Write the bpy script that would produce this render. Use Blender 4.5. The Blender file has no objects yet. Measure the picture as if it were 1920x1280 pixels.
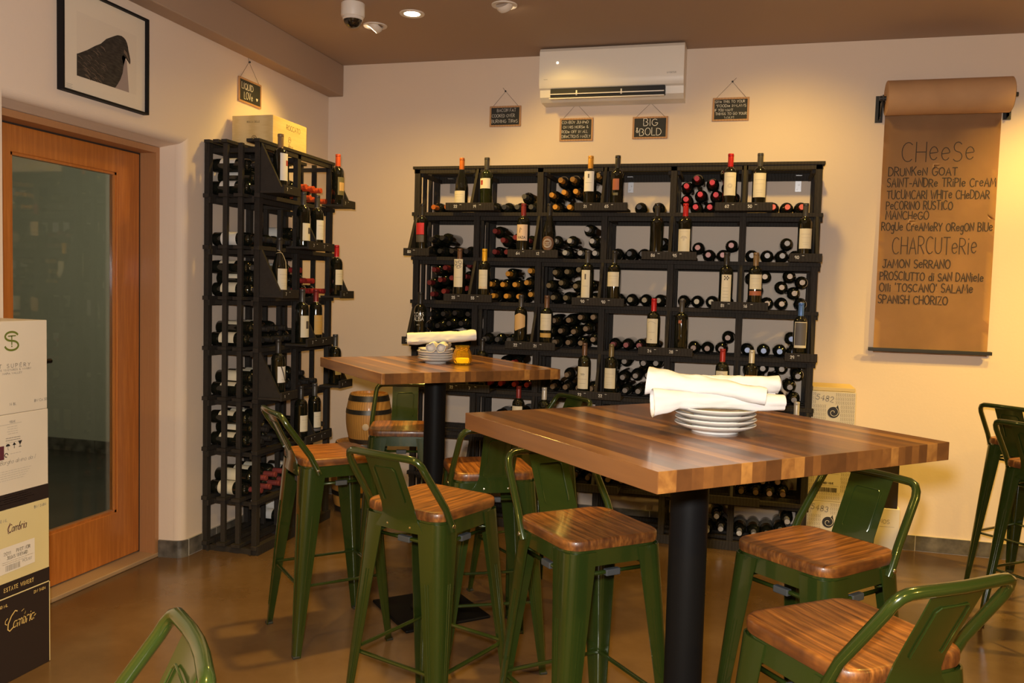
import bpy, bmesh, math, random
from mathutils import Vector, Matrix, noise
PI=math.pi
sc=bpy.context.scene
COL=sc.collection
# ------------------------------------------------------------------ camera
cam_d=bpy.data.cameras.new('camera'); cam=bpy.data.objects.new('camera',cam_d); COL.objects.link(cam)
EYE=Vector((0,0,1.43)); YAW,PITCH,ROLL=0.2658,0.0582,-0.0272
def cam_axes():
    cy,sy,cp,sp=math.cos(YAW),math.sin(YAW),math.cos(PITCH),math.sin(PITCH)
    f=Vector((-sy*cp,cy*cp,-sp)); r=Vector((cy,sy,0)); u=r.cross(f)
    cr,sr=math.cos(ROLL),math.sin(ROLL)
    return r*cr-u*sr, r*sr+u*cr, f
R_,U_,F_=cam_axes()
M=Matrix(((R_.x,U_.x,-F_.x,EYE.x),(R_.y,U_.y,-F_.y,EYE.y),(R_.z,U_.z,-F_.z,EYE.z),(0,0,0,1)))
cam.matrix_world=M
cam_d.sensor_width=36; cam_d.lens=1594.88/1920*36; cam_d.clip_start=0.02; cam_d.clip_end=60
sc.camera=cam
# ------------------------------------------------------------------ world, exposure, lights
w=bpy.data.worlds.new('world'); sc.world=w; w.use_nodes=True
bgn=w.node_tree.nodes['Background']; bgn.inputs[0].default_value=(1,.7,.45,1); bgn.inputs[1].default_value=0.02
sc.view_settings.view_transform='Standard'; sc.view_settings.look='None'
sc.view_settings.exposure=0.0; sc.view_settings.gamma=1; sc.view_settings.use_curve_mapping=False
WARM=(1,.62,.11)
def spot(name,loc,target,watts,cone,blend=.6,size=.05,color=WARM):
    d=bpy.data.lights.new(name,'SPOT'); d.energy=watts; d.spot_size=math.radians(cone); d.spot_blend=blend
    d.shadow_soft_size=size; d.color=color
    o=bpy.data.objects.new(name,d); COL.objects.link(o); o.location=loc
    o.rotation_euler=(Vector(target)-Vector(loc)).to_track_quat('-Z','Y').to_euler()
    return o
# the photographer's flash, a little above and left of the lens
fd=bpy.data.lights.new('camera_flash','SPOT'); fd.energy=300; fd.color=(1,.95,.88); fd.shadow_soft_size=.035
fd.spot_size=math.radians(100); fd.spot_blend=.5
fo=bpy.data.objects.new('camera_flash',fd); COL.objects.link(fo)
fo.matrix_world=M.copy(); fo.location=EYE+R_*-.03+U_*.1
# ceiling downlights, the seen ones and added unseen fill: (x,y,aim x,y,z,watts,cone)
LIGHTS=[(-2.09,4.535,-2.76,4.42,2.1,26,66),(-1.80,4.373,-1.80,4.373,0,58,160),(-1.27,4.333,-.95,5.3,1.95,22,84),
        (.15,4.33,.15,5.3,1.6,42,105),(1.55,4.33,1.75,5.3,1.2,115,95),(2.7,4.2,1.35,4.35,0,340,84),
        (-1.0,1.4,-1.0,1.4,0,80,150),(.75,2.70,.42,2.45,1.0,130,70),(.9,-.6,.9,-.6,0,280,160),(-1.6,-.8,-1.6,-.8,0,270,160),(2.9,.6,2.9,.6,0,280,160),(-1.5,3.2,-1.5,3.2,0,230,64)]  # this row: unseen lamps added for warm fill and local brightening
CEIL=2.917
for i,(x,y,ax,ay,az,wt,cn) in enumerate(LIGHTS):
    a=Vector((ax,ay,az))-Vector((x,y,CEIL)); a.normalize()
    spot('downlight_lamp',Vector((x,y,CEIL-.03))+a*.075,(ax,ay,az),wt,cn,1.0 if cn>100 else .8)
# unseen fill light added to brighten the hall behind the glass door
hd=bpy.data.lights.new('hall_fill','POINT'); hd.energy=42; hd.color=(1,.90,.66); hd.shadow_soft_size=.15
ho=bpy.data.objects.new('hall_fill',hd); COL.objects.link(ho); ho.location=(-4.3,3.6,2.3)

# ------------------------------------------------------------------ materials
MATS={}
def P(name,col,rough=.5,metal=0,coat=0,**kw):
    if name in MATS: return MATS[name]
    m=bpy.data.materials.new(name); m.use_nodes=True; nt=m.node_tree; b=nt.nodes['Principled BSDF']
    c=tuple(col)+(1,) if len(col)==3 else col
    b.inputs['Base Color'].default_value=c; b.inputs['Roughness'].default_value=rough; b.inputs['Metallic'].default_value=metal
    b.inputs['Coat Weight'].default_value=coat; b.inputs['Coat Roughness'].default_value=.06
    b.inputs['Specular IOR Level'].default_value=kw.get('spec',.5)
    if 'trans' in kw: b.inputs['Transmission Weight'].default_value=kw['trans']
    if 'ior' in kw: b.inputs['IOR'].default_value=kw['ior']
    if 'emit' in kw:
        b.inputs['Emission Color'].default_value=tuple(kw.get('ecol',col))+(1,); b.inputs['Emission Strength'].default_value=kw['emit']
    N=nt.nodes; L=nt.links
    if kw.get('var'):   # mottled colour variation
        tc=N.new('ShaderNodeTexCoord'); n=N.new('ShaderNodeTexNoise'); n.inputs['Scale'].default_value=kw.get('vscale',6); n.inputs['Detail'].default_value=kw.get('vdet',5)
        mp=N.new('ShaderNodeMapping'); mp.inputs['Scale'].default_value=kw.get('stretch',(1,1,1))
        r=N.new('ShaderNodeValToRGB'); v=kw['var']
        r.color_ramp.elements[0].position=.3; r.color_ramp.elements[1].position=.72
        r.color_ramp.elements[0].color=tuple(x*(1-v) for x in col[:3])+(1,); r.color_ramp.elements[1].color=tuple(min(1,x*(1+v)) for x in col[:3])+(1,)
        L.new(tc.outputs['Object'],mp.inputs['Vector']); L.new(mp.outputs['Vector'],n.inputs['Vector']); L.new(n.outputs['Fac'],r.inputs['Fac']); L.new(r.outputs['Color'],b.inputs['Base Color'])
    if kw.get('bump'):
        tc=N.new('ShaderNodeTexCoord'); n=N.new('ShaderNodeTexNoise'); n.inputs['Scale'].default_value=kw.get('bscale',40); n.inputs['Detail'].default_value=4
        bp=N.new('ShaderNodeBump'); bp.inputs['Strength'].default_value=kw['bump']; bp.inputs['Distance'].default_value=kw.get('bdist',.01)
        L.new(tc.outputs['Object'],n.inputs['Vector']); L.new(n.outputs['Fac'],bp.inputs['Height']); L.new(bp.outputs['Normal'],b.inputs['Normal'])
    MATS[name]=m; return m
def wood(name,cols,scale=(1,1,1),bands=9,dist=5,rough=.4,coat=0,spec=.5,axis='X',mixf=.42,nsc=26,det=1.6,fine=None):
    if name in MATS: return MATS[name]
    m=bpy.data.materials.new(name); m.use_nodes=True; nt=m.node_tree; N=nt.nodes; L=nt.links; b=N['Principled BSDF']
    tc=N.new('ShaderNodeTexCoord'); mp=N.new('ShaderNodeMapping'); mp.inputs['Scale'].default_value=scale
    wv=N.new('ShaderNodeTexWave'); wv.wave_type='BANDS'; wv.bands_direction=axis
    wv.inputs['Scale'].default_value=bands; wv.inputs['Distortion'].default_value=dist; wv.inputs['Detail'].default_value=4; wv.inputs['Detail Scale'].default_value=det
    n=N.new('ShaderNodeTexNoise'); n.inputs['Scale'].default_value=nsc; n.inputs['Detail'].default_value=6
    mx=N.new('ShaderNodeMix'); mx.data_type='FLOAT'; mx.inputs[0].default_value=mixf
    r=N.new('ShaderNodeValToRGB'); els=r.color_ramp.elements
    els[0].position=.15; els[0].color=cols[0]+(1,); els[1].position=.85; els[1].color=cols[-1]+(1,)
    for k,c in enumerate(cols[1:-1]):
        e=els.new(.15+.7*(k+1)/(len(cols)-1)); e.color=c+(1,)
    L.new(tc.outputs['Object'],mp.inputs['Vector']); L.new(mp.outputs['Vector'],wv.inputs['Vector']); L.new(mp.outputs['Vector'],n.inputs['Vector'])
    L.new(wv.outputs['Fac'],mx.inputs[2]); L.new(n.outputs['Fac'],mx.inputs[3]); L.new(mx.outputs[0],r.inputs['Fac']); L.new(r.outputs['Color'],b.inputs['Base Color'])
    if fine:   # hairline grain running along the boards
        mp2=N.new('ShaderNodeMapping'); mp2.inputs['Scale'].default_value=fine; n2=N.new('ShaderNodeTexNoise'); n2.inputs['Scale'].default_value=1; n2.inputs['Detail'].default_value=5
        L.new(tc.outputs['Object'],mp2.inputs['Vector']); L.new(mp2.outputs['Vector'],n2.inputs['Vector'])
        r2=N.new('ShaderNodeMapRange'); r2.inputs['From Min'].default_value=.32; r2.inputs['From Max'].default_value=.68; r2.inputs['To Min'].default_value=.5; r2.inputs['To Max'].default_value=1.3; L.new(n2.outputs['Fac'],r2.inputs['Value'])
        mm=N.new('ShaderNodeVectorMath'); mm.operation='SCALE'; L.new(r.outputs['Color'],mm.inputs[0]); L.new(r2.outputs['Result'],mm.inputs['Scale']); L.new(mm.outputs['Vector'],b.inputs['Base Color'])
        bp=N.new('ShaderNodeBump'); bp.inputs['Strength'].default_value=.12; bp.inputs['Distance'].default_value=.004; L.new(n2.outputs['Fac'],bp.inputs['Height']); L.new(bp.outputs['Normal'],b.inputs['Normal'])
    b.inputs['Roughness'].default_value=rough; b.inputs['Coat Weight'].default_value=coat; b.inputs['Coat Roughness'].default_value=.12; b.inputs['Specular IOR Level'].default_value=spec
    MATS[name]=m; return m
def butcher(name):
    """butcher block: staves along local x, each stave with its own tone"""
    m=bpy.data.materials.new(name); m.use_nodes=True; nt=m.node_tree; N=nt.nodes; L=nt.links; b=N['Principled BSDF']
    tc=N.new('ShaderNodeTexCoord'); sp=N.new('ShaderNodeSeparateXYZ'); L.new(tc.outputs['Object'],sp.inputs[0])
    # warped y so that stave widths vary
    s1=N.new('ShaderNodeMath'); s1.operation='MULTIPLY'; s1.inputs[1].default_value=23; L.new(sp.outputs['Y'],s1.inputs[0])
    sn=N.new('ShaderNodeMath'); sn.operation='SINE'; L.new(s1.outputs[0],sn.inputs[0])
    s2=N.new('ShaderNodeMath'); s2.operation='MULTIPLY'; s2.inputs[1].default_value=.45; L.new(sn.outputs[0],s2.inputs[0])
    s3=N.new('ShaderNodeMath'); s3.operation='MULTIPLY_ADD'; s3.inputs[1].default_value=33; L.new(sp.outputs['Y'],s3.inputs[0]); L.new(s2.outputs[0],s3.inputs[2])
    fl=N.new('ShaderNodeMath'); fl.operation='FLOOR'; L.new(s3.outputs[0],fl.inputs[0])
    # board end joints: two lengths per stave
    wn=N.new('ShaderNodeTexWhiteNoise'); wn.noise_dimensions='1D'; L.new(fl.outputs[0],wn.inputs['W'])
    mp=N.new('ShaderNodeMapping'); mp.inputs['Scale'].default_value=(1.2,14,14); L.new(tc.outputs['Object'],mp.inputs['Vector'])
    off=N.new('ShaderNodeCombineXYZ'); L.new(fl.outputs[0],off.inputs['Z']); add=N.new('ShaderNodeVectorMath'); add.operation='ADD'
    L.new(mp.outputs['Vector'],add.inputs[0]); L.new(off.outputs[0],add.inputs[1])
    n=N.new('ShaderNodeTexNoise'); n.inputs['Scale'].default_value=2.4; n.inputs['Detail'].default_value=7; n.inputs['Distortion'].default_value=.6; L.new(add.outputs[0],n.inputs['Vector'])
    mx=N.new('ShaderNodeMix'); mx.data_type='FLOAT'; mx.inputs[0].default_value=.42; L.new(wn.outputs['Value'],mx.inputs[2]); L.new(n.outputs['Fac'],mx.inputs[3])
    r=N.new('ShaderNodeValToRGB'); e=r.color_ramp.elements
    e[0].position=.12; e[0].color=(.060,.023,.009,1); e[1].position=.92; e[1].color=(.47,.225,.055,1)
    x=e.new(.38); x.color=(.105,.04,.013,1); x=e.new(.62); x.color=(.175,.070,.019,1)
    L.new(mx.outputs[0],r.inputs['Fac']); L.new(r.outputs['Color'],b.inputs['Base Color'])
    b.inputs['Roughness'].default_value=.34; b.inputs['Coat Weight'].default_value=.55; b.inputs['Coat Roughness'].default_value=.13
    MATS[name]=m; return m

# ------------------------------------------------------------------ mesh helpers
class MB:
    """collects shapes into one bmesh"""
    def __init__(s): s.bm=bmesh.new()
    def face(s,vs,mi=0,smooth=False):
        try:
            f=s.bm.faces.new(vs); f.smooth=smooth; f.material_index=mi; return f
        except ValueError: return None
    def box(s,x0,x1,y0,y1,z0,z1,bev=0,T=None):
        g=bmesh.ops.create_cube(s.bm,size=1); vs=g['verts']
        for v in vs: v.co=Vector(((x0+x1)/2+v.co.x*(x1-x0),(y0+y1)/2+v.co.y*(y1-y0),(z0+z1)/2+v.co.z*(z1-z0)))
        if bev:
            es=list({e for v in vs for e in v.link_edges})
            r=bmesh.ops.bevel(s.bm,geom=es,offset=bev,segments=2,affect='EDGES',profile=.5)
            vs=list({v for f in r['faces'] for v in f.verts}|{v for v in vs if v.is_valid})
        if T:
            for v in vs: v.co=T@v.co
        return s
    def rings(s,rings,closed=True,cap0=True,cap1=True,smooth=True,mi=0):
        """rings: list of lists of Vectors, all of one length"""
        vv=[[s.bm.verts.new(p) for p in r] for r in rings]; n=len(vv[0])
        for a,b in zip(vv,vv[1:]):
            for i in range(n if closed else n-1):
                j=(i+1)%n; s.face((a[i],a[j],b[j],b[i]),mi,smooth)
        if cap0: s.face(list(reversed(vv[0])),mi)
        if cap1: s.face(vv[-1],mi)
        return s
    def lathe(s,prof,n=24,T=None,cap0=True,cap1=True):
        rs=[]
        for r,z in prof:
            ring=[Vector((r*math.cos(2*PI*i/n),r*math.sin(2*PI*i/n),z)) for i in range(n)]
            if T: ring=[T@p for p in ring]
            rs.append(ring)
        return s.rings(rs,True,cap0,cap1)
    def tube(s,pts,rad,n=10,cap=True,flat=1.0):
        pts=[Vector(p) for p in pts]; rs=[]; up=None
        for i,p in enumerate(pts):
            t=(pts[min(i+1,len(pts)-1)]-pts[max(i-1,0)]).normalized()
            if up is None:
                up=Vector((0,0,1)) if abs(t.z)<.9 else Vector((1,0,0))
            a=t.cross(up).normalized(); b=a.cross(t).normalized(); up=b
            r=rad[i] if isinstance(rad,(list,tuple)) else rad
            rs.append([p+a*(r*math.cos(2*PI*k/n))+b*(r*flat*math.sin(2*PI*k/n)) for k in range(n)])
        return s.rings(rs,True,cap,cap)
    def prism(s,poly,depth,T=None,mi=0):
        """poly in local xz plane, extruded along local y from 0 to depth"""
        a=[Vector((x,0,z)) for x,z in poly]; b=[Vector((x,depth,z)) for x,z in poly]
        if T: a=[T@p for p in a]; b=[T@p for p in b]
        va=[s.bm.verts.new(p) for p in a]; vb=[s.bm.verts.new(p) for p in b]; n=len(a)
        s.face(va,mi); s.face(list(reversed(vb)),mi)
        for i in range(n): s.face((va[i],vb[i],vb[(i+1)%n],va[(i+1)%n]),mi)
        return s
    def mesh(s,name,angle=38):
        bm=s.bm; bmesh.ops.recalc_face_normals(bm,faces=bm.faces[:])
        lim=math.radians(angle)
        for e in bm.edges:
            if len(e.link_faces)==2 and e.calc_face_angle(0)>lim: e.smooth=False
        me=bpy.data.meshes.new(name); bm.to_mesh(me); bm.free(); return me
    def obj(s,name,mat,parent=None,angle=38):
        me=s.mesh(name,angle)
        for m in (mat if isinstance(mat,(list,tuple)) else [mat]): me.materials.append(m)
        return link(name,me,parent)
def link(name,me,parent=None):
    o=bpy.data.objects.new(name,me); COL.objects.link(o)
    if parent is not None: o.parent=parent
    return o
def empty(name,loc=(0,0,0),rz=0,label=None,cat=None,group=None,rot=None):
    o=bpy.data.objects.new(name,None); o.empty_display_size=.05; COL.objects.link(o); o.location=loc
    o.rotation_euler=rot if rot else (0,0,rz)
    tag(o,label,cat,group); return o
def tag(o,label=None,cat=None,group=None,kind=None):
    if label: o['label']=label
    if cat: o['category']=cat
    if group: o['group']=group
    if kind: o['kind']=kind
    return o
def struct(o): o['kind']='structure'; return o
def copy_tree(o,parent=None):
    c=o.copy(); COL.objects.link(c)
    if parent is not None: c.parent=parent
    for ch in o.children: copy_tree(ch,c)
    return c
def arc(cx,cy,rx,ry,a0,a1,n=9):
    return [(cx+rx*math.cos(math.radians(a0+(a1-a0)*i/(n-1))),cy+ry*math.sin(math.radians(a0+(a1-a0)*i/(n-1)))) for i in range(n)]

# ------------------------------------------------------------------ hand lettering: single-stroke glyphs
G={
'A':(.72,[[(0,0),(.36,1),(.72,0)],[(.12,.36),(.6,.36)]]),
'B':(.6,[[(0,0),(0,1)],[(0,1)]+arc(.2,.76,.34,.24,90,-90)+[(0,.52)],[(0,.52)]+arc(.22,.26,.38,.26,90,-90)+[(0,0)]]),
'C':(.72,[arc(.4,.5,.4,.5,50,310,13)]),
'D':(.68,[[(0,0),(0,1)],[(0,1)]+arc(.18,.5,.5,.5,90,-90,11)+[(0,0)]]),
'E':(.55,[[(.55,1),(0,1),(0,0),(.55,0)],[(0,.52),(.45,.52)]]),
'F':(.55,[[(.55,1),(0,1),(0,0)],[(0,.5),(.42,.5)]]),
'G':(.76,[arc(.4,.5,.4,.5,50,340,13)+[(.77,.44),(.45,.44)]]),
'H':(.65,[[(0,0),(0,1)],[(.65,0),(.65,1)],[(0,.5),(.65,.5)]]),
'I':(.12,[[(.06,0),(.06,1)]]),
'J':(.5,[[(.15,1),(.6,1)],[(.42,1),(.42,.2)]+arc(.2,.2,.22,.22,0,-170,7)]),
'K':(.6,[[(0,0),(0,1)],[(.58,1),(0,.42)],[(.18,.58),(.6,0)]]),
'L':(.5,[[(0,1),(0,0),(.5,0)]]),
'M':(.85,[[(0,0),(.08,1),(.42,.25),(.76,1),(.85,0)]]),
'N':(.65,[[(0,0),(0,1),(.65,0),(.65,1)]]),
'O':(.78,[arc(.39,.5,.39,.5,90,450,17)]),
'P':(.58,[[(0,0),(0,1)],[(0,1)]+arc(.22,.74,.36,.26,90,-90)+[(0,.48)]]),
'Q':(.78,[arc(.39,.5,.39,.5,90,450,17),[(.48,.25),(.8,-.08)]]),
'R':(.62,[[(0,0),(0,1)],[(0,1)]+arc(.22,.74,.36,.26,90,-90)+[(0,.48)],[(.22,.48),(.62,0)]]),
'S':(.56,[arc(.29,.75,.26,.25,35,270,9)+arc(.27,.25,.29,.25,90,-145,9)]),
'T':(.66,[[(0,1),(.66,1)],[(.33,1),(.33,0)]]),
'U':(.64,[[(0,1),(0,.3)]+arc(.32,.3,.32,.3,180,360,9)+[(.64,1)]]),
'V':(.66,[[(0,1),(.33,0),(.66,1)]]),
'W':(.95,[[(0,1),(.24,0),(.47,.8),(.71,0),(.95,1)]]),
'X':(.62,[[(0,0),(.62,1)],[(0,1),(.62,0)]]),
'Y':(.62,[[(0,1),(.31,.5)],[(.62,1),(.31,.5),(.25,0)]]),
'Z':(.6,[[(0,1),(.6,1),(0,0),(.6,0)]]),
'e':(.56,[[(.04,.36),(.5,.4)]+arc(.29,.36,.26,.3,15,320,13)]),
'l':(.14,[[(.07,0),(.07,1)]]),
'i':(.14,[[(.07,0),(.07,.62)],[(.07,.82),(.075,.86)]]),
'd':(.56,[arc(.26,.3,.25,.3,20,380,13),[(.52,1),(.52,0)]]),
'r':(.4,[[(0,0),(0,.62)],[(0,.4)]+arc(.2,.42,.2,.2,160,40,6)]),
'm':(.86,[[(0,0),(.05,.6)],[(.03,.38)]+arc(.2,.42,.17,.18,150,10,6)+[(.38,0)],[(.39,.38)]+arc(.58,.42,.17,.18,150,10,6)+[(.78,.05),(.88,.06)]]),
'a':(.6,[arc(.26,.3,.26,.3,40,390,12),[(.5,.58),(.48,.08),(.62,.06)]]),
'b':(.5,[[(0,.5),(.22,1.1),(.1,.9),(.04,.05)]+arc(.22,.28,.2,.28,-120,150,10)]),
'n':(.55,[[(0,0),(.04,.6)],[(.03,.38)]+arc(.24,.42,.2,.18,150,10,6)+[(.46,.04),(.55,.06)]]),
'o':(.5,[arc(.25,.3,.25,.3,90,450,13)]),
's':(.42,[arc(.2,.46,.17,.15,35,270,7)+arc(.2,.15,.19,.15,90,-145,7)]),
't':(.4,[[(.18,.95),(.18,.1),(.34,.02)],[(0,.62),(.36,.62)]]),
'u':(.5,[[(0,.6),(0,.2)]+arc(.22,.22,.22,.2,180,340,6)+[(.46,.6)],[(.46,.6),(.48,0)]]),
'f':(.4,[[(.4,.95),(.25,1),(.16,.85),(.14,0)],[(0,.6),(.34,.6)]]),
'g':(.5,[arc(.25,.32,.24,.28,60,400,11),[(.48,.6),(.46,-.2)]+arc(.25,-.2,.21,.15,0,-150,6)]),
'h':(.5,[[(0,1),(0,0)],[(0,.36)]+arc(.22,.4,.2,.2,150,10,6)+[(.43,0)]]),
'v':(.5,[[(0,.6),(.25,0),(.5,.6)]]),
'w':(.7,[[(0,.6),(.18,0),(.35,.5),(.52,0),(.7,.6)]]),
'y':(.5,[[(0,.6),(.25,.05)],[(.5,.6),(.12,-.35)]]),
'0':(.56,[arc(.28,.5,.28,.5,90,450,15)]),
'1':(.3,[[(.02,.78),(.2,1),(.2,0)]]),
'2':(.52,[arc(.26,.72,.25,.27,170,-25,9)+[(0,0),(.54,0)]]),
'3':(.52,[arc(.24,.75,.24,.24,150,-80,8)+arc(.24,.27,.27,.26,80,-150,8)]),
'4':(.58,[[(.42,0),(.42,1),(0,.32),(.58,.32)]]),
'5':(.52,[[(.48,1),(.07,1),(.04,.56)]+arc(.24,.33,.27,.31,120,-145,10)]),
'6':(.54,[[(.42,.98),(.12,.6)]+arc(.27,.3,.26,.3,150,-210,13)]),
'7':(.52,[[(0,1),(.52,1),(.18,0)]]),
'8':(.52,[arc(.26,.76,.22,.24,-90,270,12),arc(.26,.26,.26,.26,90,450,12)]),
'9':(.52,[arc(.26,.7,.25,.28,0,360,12),[(.51,.7),(.4,0)]]),
'&':(.72,[[(.72,.35),(.5,.02),(.25,0),(.03,.2),(.12,.42),(.42,.7),(.4,.95),(.25,1),(.13,.82),(.3,.5),(.7,0)]]),
"'":(.1,[[(.05,1),(.03,.8)]]),'"':(.25,[[(.05,1),(.03,.8)],[(.2,1),(.18,.8)]]),
'-':(.35,[[(0,.45),(.35,.45)]]),'.':(.1,[[(.03,0),(.06,.03)]]),'!':(.12,[[(.06,1),(.06,.3)],[(.06,.05),(.065,.0)]]),
'+':(.5,[[(0,.45),(.5,.45)],[(.25,.2),(.25,.7)]]),',':(.1,[[(.06,.05),(.02,-.12)]]),
'é':(.56,[[(.55,1),(0,1),(0,0),(.55,0)],[(0,.52),(.45,.52)],[(.2,1.14),(.42,1.3)]]),
' ':(.34,[]),
}
def lay(text,size,track=.2,width=None,jit=0,seed=1,slant=0):
    rnd=random.Random(seed+len(text)*7); x=0; out=[]
    for ch in text:
        wd,st=G.get(ch,G['-']); k=1+rnd.uniform(-jit,jit); dy=rnd.uniform(-jit,jit)*.35
        for pl in st: out.append([((x+px+slant*py)*1.0,py*k+dy) for px,py in pl])
        x+=wd+track
    tot=max(x-track,.01); s=size; sx=size if width is None else width/tot
    return [[(px*sx,py*s) for px,py in pl] for pl in out], tot*sx
def dense(pl,step):
    o=[pl[0]]
    for a,b in zip(pl,pl[1:]):
        d=math.hypot(b[0]-a[0],b[1]-a[1]); n=max(1,int(d/step))
        for i in range(1,n+1): o.append((a[0]+(b[0]-a[0])*i/n,a[1]+(b[1]-a[1])*i/n))
    return o
def ribbon(mb,pl,w,fn,step=None):
    """flat pen stroke following a polyline; fn maps (u,v) to a point on the carrying surface"""
    if step: pl=dense(pl,step)
    if len(pl)<2: return
    L_=[];R2=[]
    for i,p in enumerate(pl):
        a=pl[max(i-1,0)]; b=pl[min(i+1,len(pl)-1)]; dx,dy=b[0]-a[0],b[1]-a[1]; d=math.hypot(dx,dy) or 1
        ex,ey=(0,0)
        if i==0: ex,ey=-dx/d*w*.4,-dy/d*w*.4
        if i==len(pl)-1: ex,ey=dx/d*w*.4,dy/d*w*.4
        nx,ny=-dy/d*w/2,dx/d*w/2
        L_.append(mb.bm.verts.new(fn(p[0]+ex+nx,p[1]+ey+ny))); R2.append(mb.bm.verts.new(fn(p[0]+ex-nx,p[1]+ey-ny)))
    for i in range(len(pl)-1): mb.face((L_[i],R2[i],R2[i+1],L_[i+1]))
def write(mb,text,u,v,size,w,fn,align='l',width=None,jit=.05,seed=1,slant=0,track=.2,step=None):
    pls,tot=lay(text,size,track,width,jit,seed,slant)
    o=u if align=='l' else (u-tot/2 if align=='c' else u-tot)
    for pl in pls: ribbon(mb,[(o+a,v+b) for a,b in pl],w,fn,step)
def rect(mb,u0,u1,v0,v1,fn,nu=1):
    for k in range(nu):
        a=u0+(u1-u0)*k/nu; b=u0+(u1-u0)*(k+1)/nu
        mb.face([mb.bm.verts.new(fn(*p)) for p in ((a,v0),(b,v0),(b,v1),(a,v1))])
def poly(mb,pts,fn): mb.face([mb.bm.verts.new(fn(*p)) for p in pts])
def planeY(y,off=.0008): return lambda u,v: Vector((u,y-off,v))      # faces -y
def planeX(x,off=.0008): return lambda u,v: Vector((x+off,u,v))      # faces +x, u runs along +y
# ------------------------------------------------------------------ the room
WX,WY=-2.775,5.30          # left wall plane, back wall plane
m_wall=P('plaster_cream',(.80,.66,.54),.75,bump=.12,bscale=60,bdist=.004)
m_ceil=P('ceiling_brown',(.40,.28,.20),.8,bump=.1,bscale=90,bdist=.003)
def floor_mat():
    m=bpy.data.materials.new('polished_concrete'); m.use_nodes=True; nt=m.node_tree; N=nt.nodes; L=nt.links; b=N['Principled BSDF']
    tc=N.new('ShaderNodeTexCoord'); n=N.new('ShaderNodeTexNoise'); n.inputs['Scale'].default_value=1.3; n.inputs['Detail'].default_value=9; n.inputs['Roughness'].default_value=.62
    r=N.new('ShaderNodeValToRGB'); e=r.color_ramp.elements
    e[0].position=.3; e[0].color=(.085,.046,.021,1); e[1].position=.72; e[1].color=(.17,.105,.058,1)
    n2=N.new('ShaderNodeTexNoise'); n2.inputs['Scale'].default_value=14; n2.inputs['Detail'].default_value=6
    rr=N.new('ShaderNodeMapRange'); rr.inputs['To Min'].default_value=.12; rr.inputs['To Max'].default_value=.3
    bp=N.new('ShaderNodeBump'); bp.inputs['Strength'].default_value=.04; bp.inputs['Distance'].default_value=.01
    L.new(tc.outputs['Object'],n.inputs['Vector']); L.new(tc.outputs['Object'],n2.inputs['Vector']); L.new(n.outputs['Fac'],r.inputs['Fac']); L.new(r.outputs['Color'],b.inputs['Base Color'])
    L.new(n2.outputs['Fac'],rr.inputs['Value']); L.new(rr.outputs['Result'],b.inputs['Roughness']); L.new(n.outputs['Fac'],bp.inputs['Height']); L.new(bp.outputs['Normal'],b.inputs['Normal'])
    return m
m_floor=floor_mat()
XR,YR=5.2,-3.2
struct(MB().box(-6.2,XR,YR,7,-.12,0).obj('floor',m_floor))
struct(MB().box(WX-.6,XR,YR,WY+.2,CEIL,CEIL+.15).obj('ceiling',m_ceil))
struct(MB().box(WX,-2.665,YR,WY,2.71,CEIL,bev=.006).obj('trim_1',m_ceil))     # the dropped soffit along the left wall
struct(MB().box(WX-.14,XR,WY,WY+.2,0,CEIL).obj('wall_back',m_wall))
struct(MB().box(XR,XR+.15,YR,WY,0,CEIL).obj('wall_right',m_wall))
struct(MB().box(WX-.15,XR,YR-.15,YR,0,CEIL).obj('wall_rear',m_wall))
# left wall with the door opening and its rounded plaster return
DY0,DY1,DZ=2.665,3.745,2.115
mb=MB()
mb.box(WX-.265,WX,YR,DY0,0,CEIL)
mb.box(WX-.265,WX,3.80,WY,0,CEIL); mb.box(WX-.265,WX,DY0,3.80,DZ+.06,CEIL)
prof=[(WX-.265,DY1),(WX-.125,DY1),(WX-.075,DY1+.006)]+[(WX-.05+.05*math.sin(math.radians(a)),DY1+.055-.045*math.cos(math.radians(a))) for a in range(0,91,10)]+[(WX-.265,DY1+.055)]
mb.rings([[Vector((x,y,z)) for x,y in prof] for z in (0,DZ+.06)],smooth=False)
hp=[(WX-.265,DZ),(WX-.125,DZ),(WX-.06,DZ+.012)]+[(WX-.045+.045*math.sin(math.radians(a)),DZ+.06-.045*math.cos(math.radians(a))) for a in range(0,91,10)]+[(WX-.265,DZ+.06)]
mb.rings([[Vector((x,y,z)) for x,z in hp] for y in (DY0,3.80)],smooth=False)
struct(mb.obj('wall_left',m_wall,angle=25))
# slate baseboards, one tile after another with pale grout
m_slate=P('slate_tile',(.12,.108,.092),.35,var=.6,vscale=14,vdet=8,bump=.15,bscale=30)
m_grout=P('grout',(.48,.44,.38),.8)
def baseboard(name,p0,p1,first=.18):
    p0=Vector(p0);p1=Vector(p1); d=(p1-p0); Ln=d.length; d/=Ln; nrm=Vector((d.y,-d.x,0))
    T=Matrix(((d.x,nrm.x,0,p0.x),(d.y,nrm.y,0,p0.y),(0,0,1,0),(0,0,0,1)))
    tiles=MB(); x=0; wd=first
    while x<Ln-.005:
        e=min(x+wd,Ln); tiles.box(x+.003,e-.003,0,.012,.003,.089,bev=.0015,T=T); x=e; wd=.305
    o=tiles.obj(name,m_slate); struct(o)
    g=MB(); g.box(0,Ln,0,.009,0,.0905,T=T); g.obj('grout',m_grout,o); return o
baseboard('baseboard_back',(WX,WY,0),(XR,WY,0),.12)
baseboard('baseboard_left',(WX,DY1+.06,0),(WX,WY-.012,0),.24)
o=MB(); pf=[(WX-.075,DY1+.006)]+[(WX-.05+.05*math.sin(math.radians(a)),DY1+.055-.045*math.cos(math.radians(a))) for a in range(0,91,10)]
pi_=[(WX-.125,DY1)]+pf; out=[]
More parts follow.
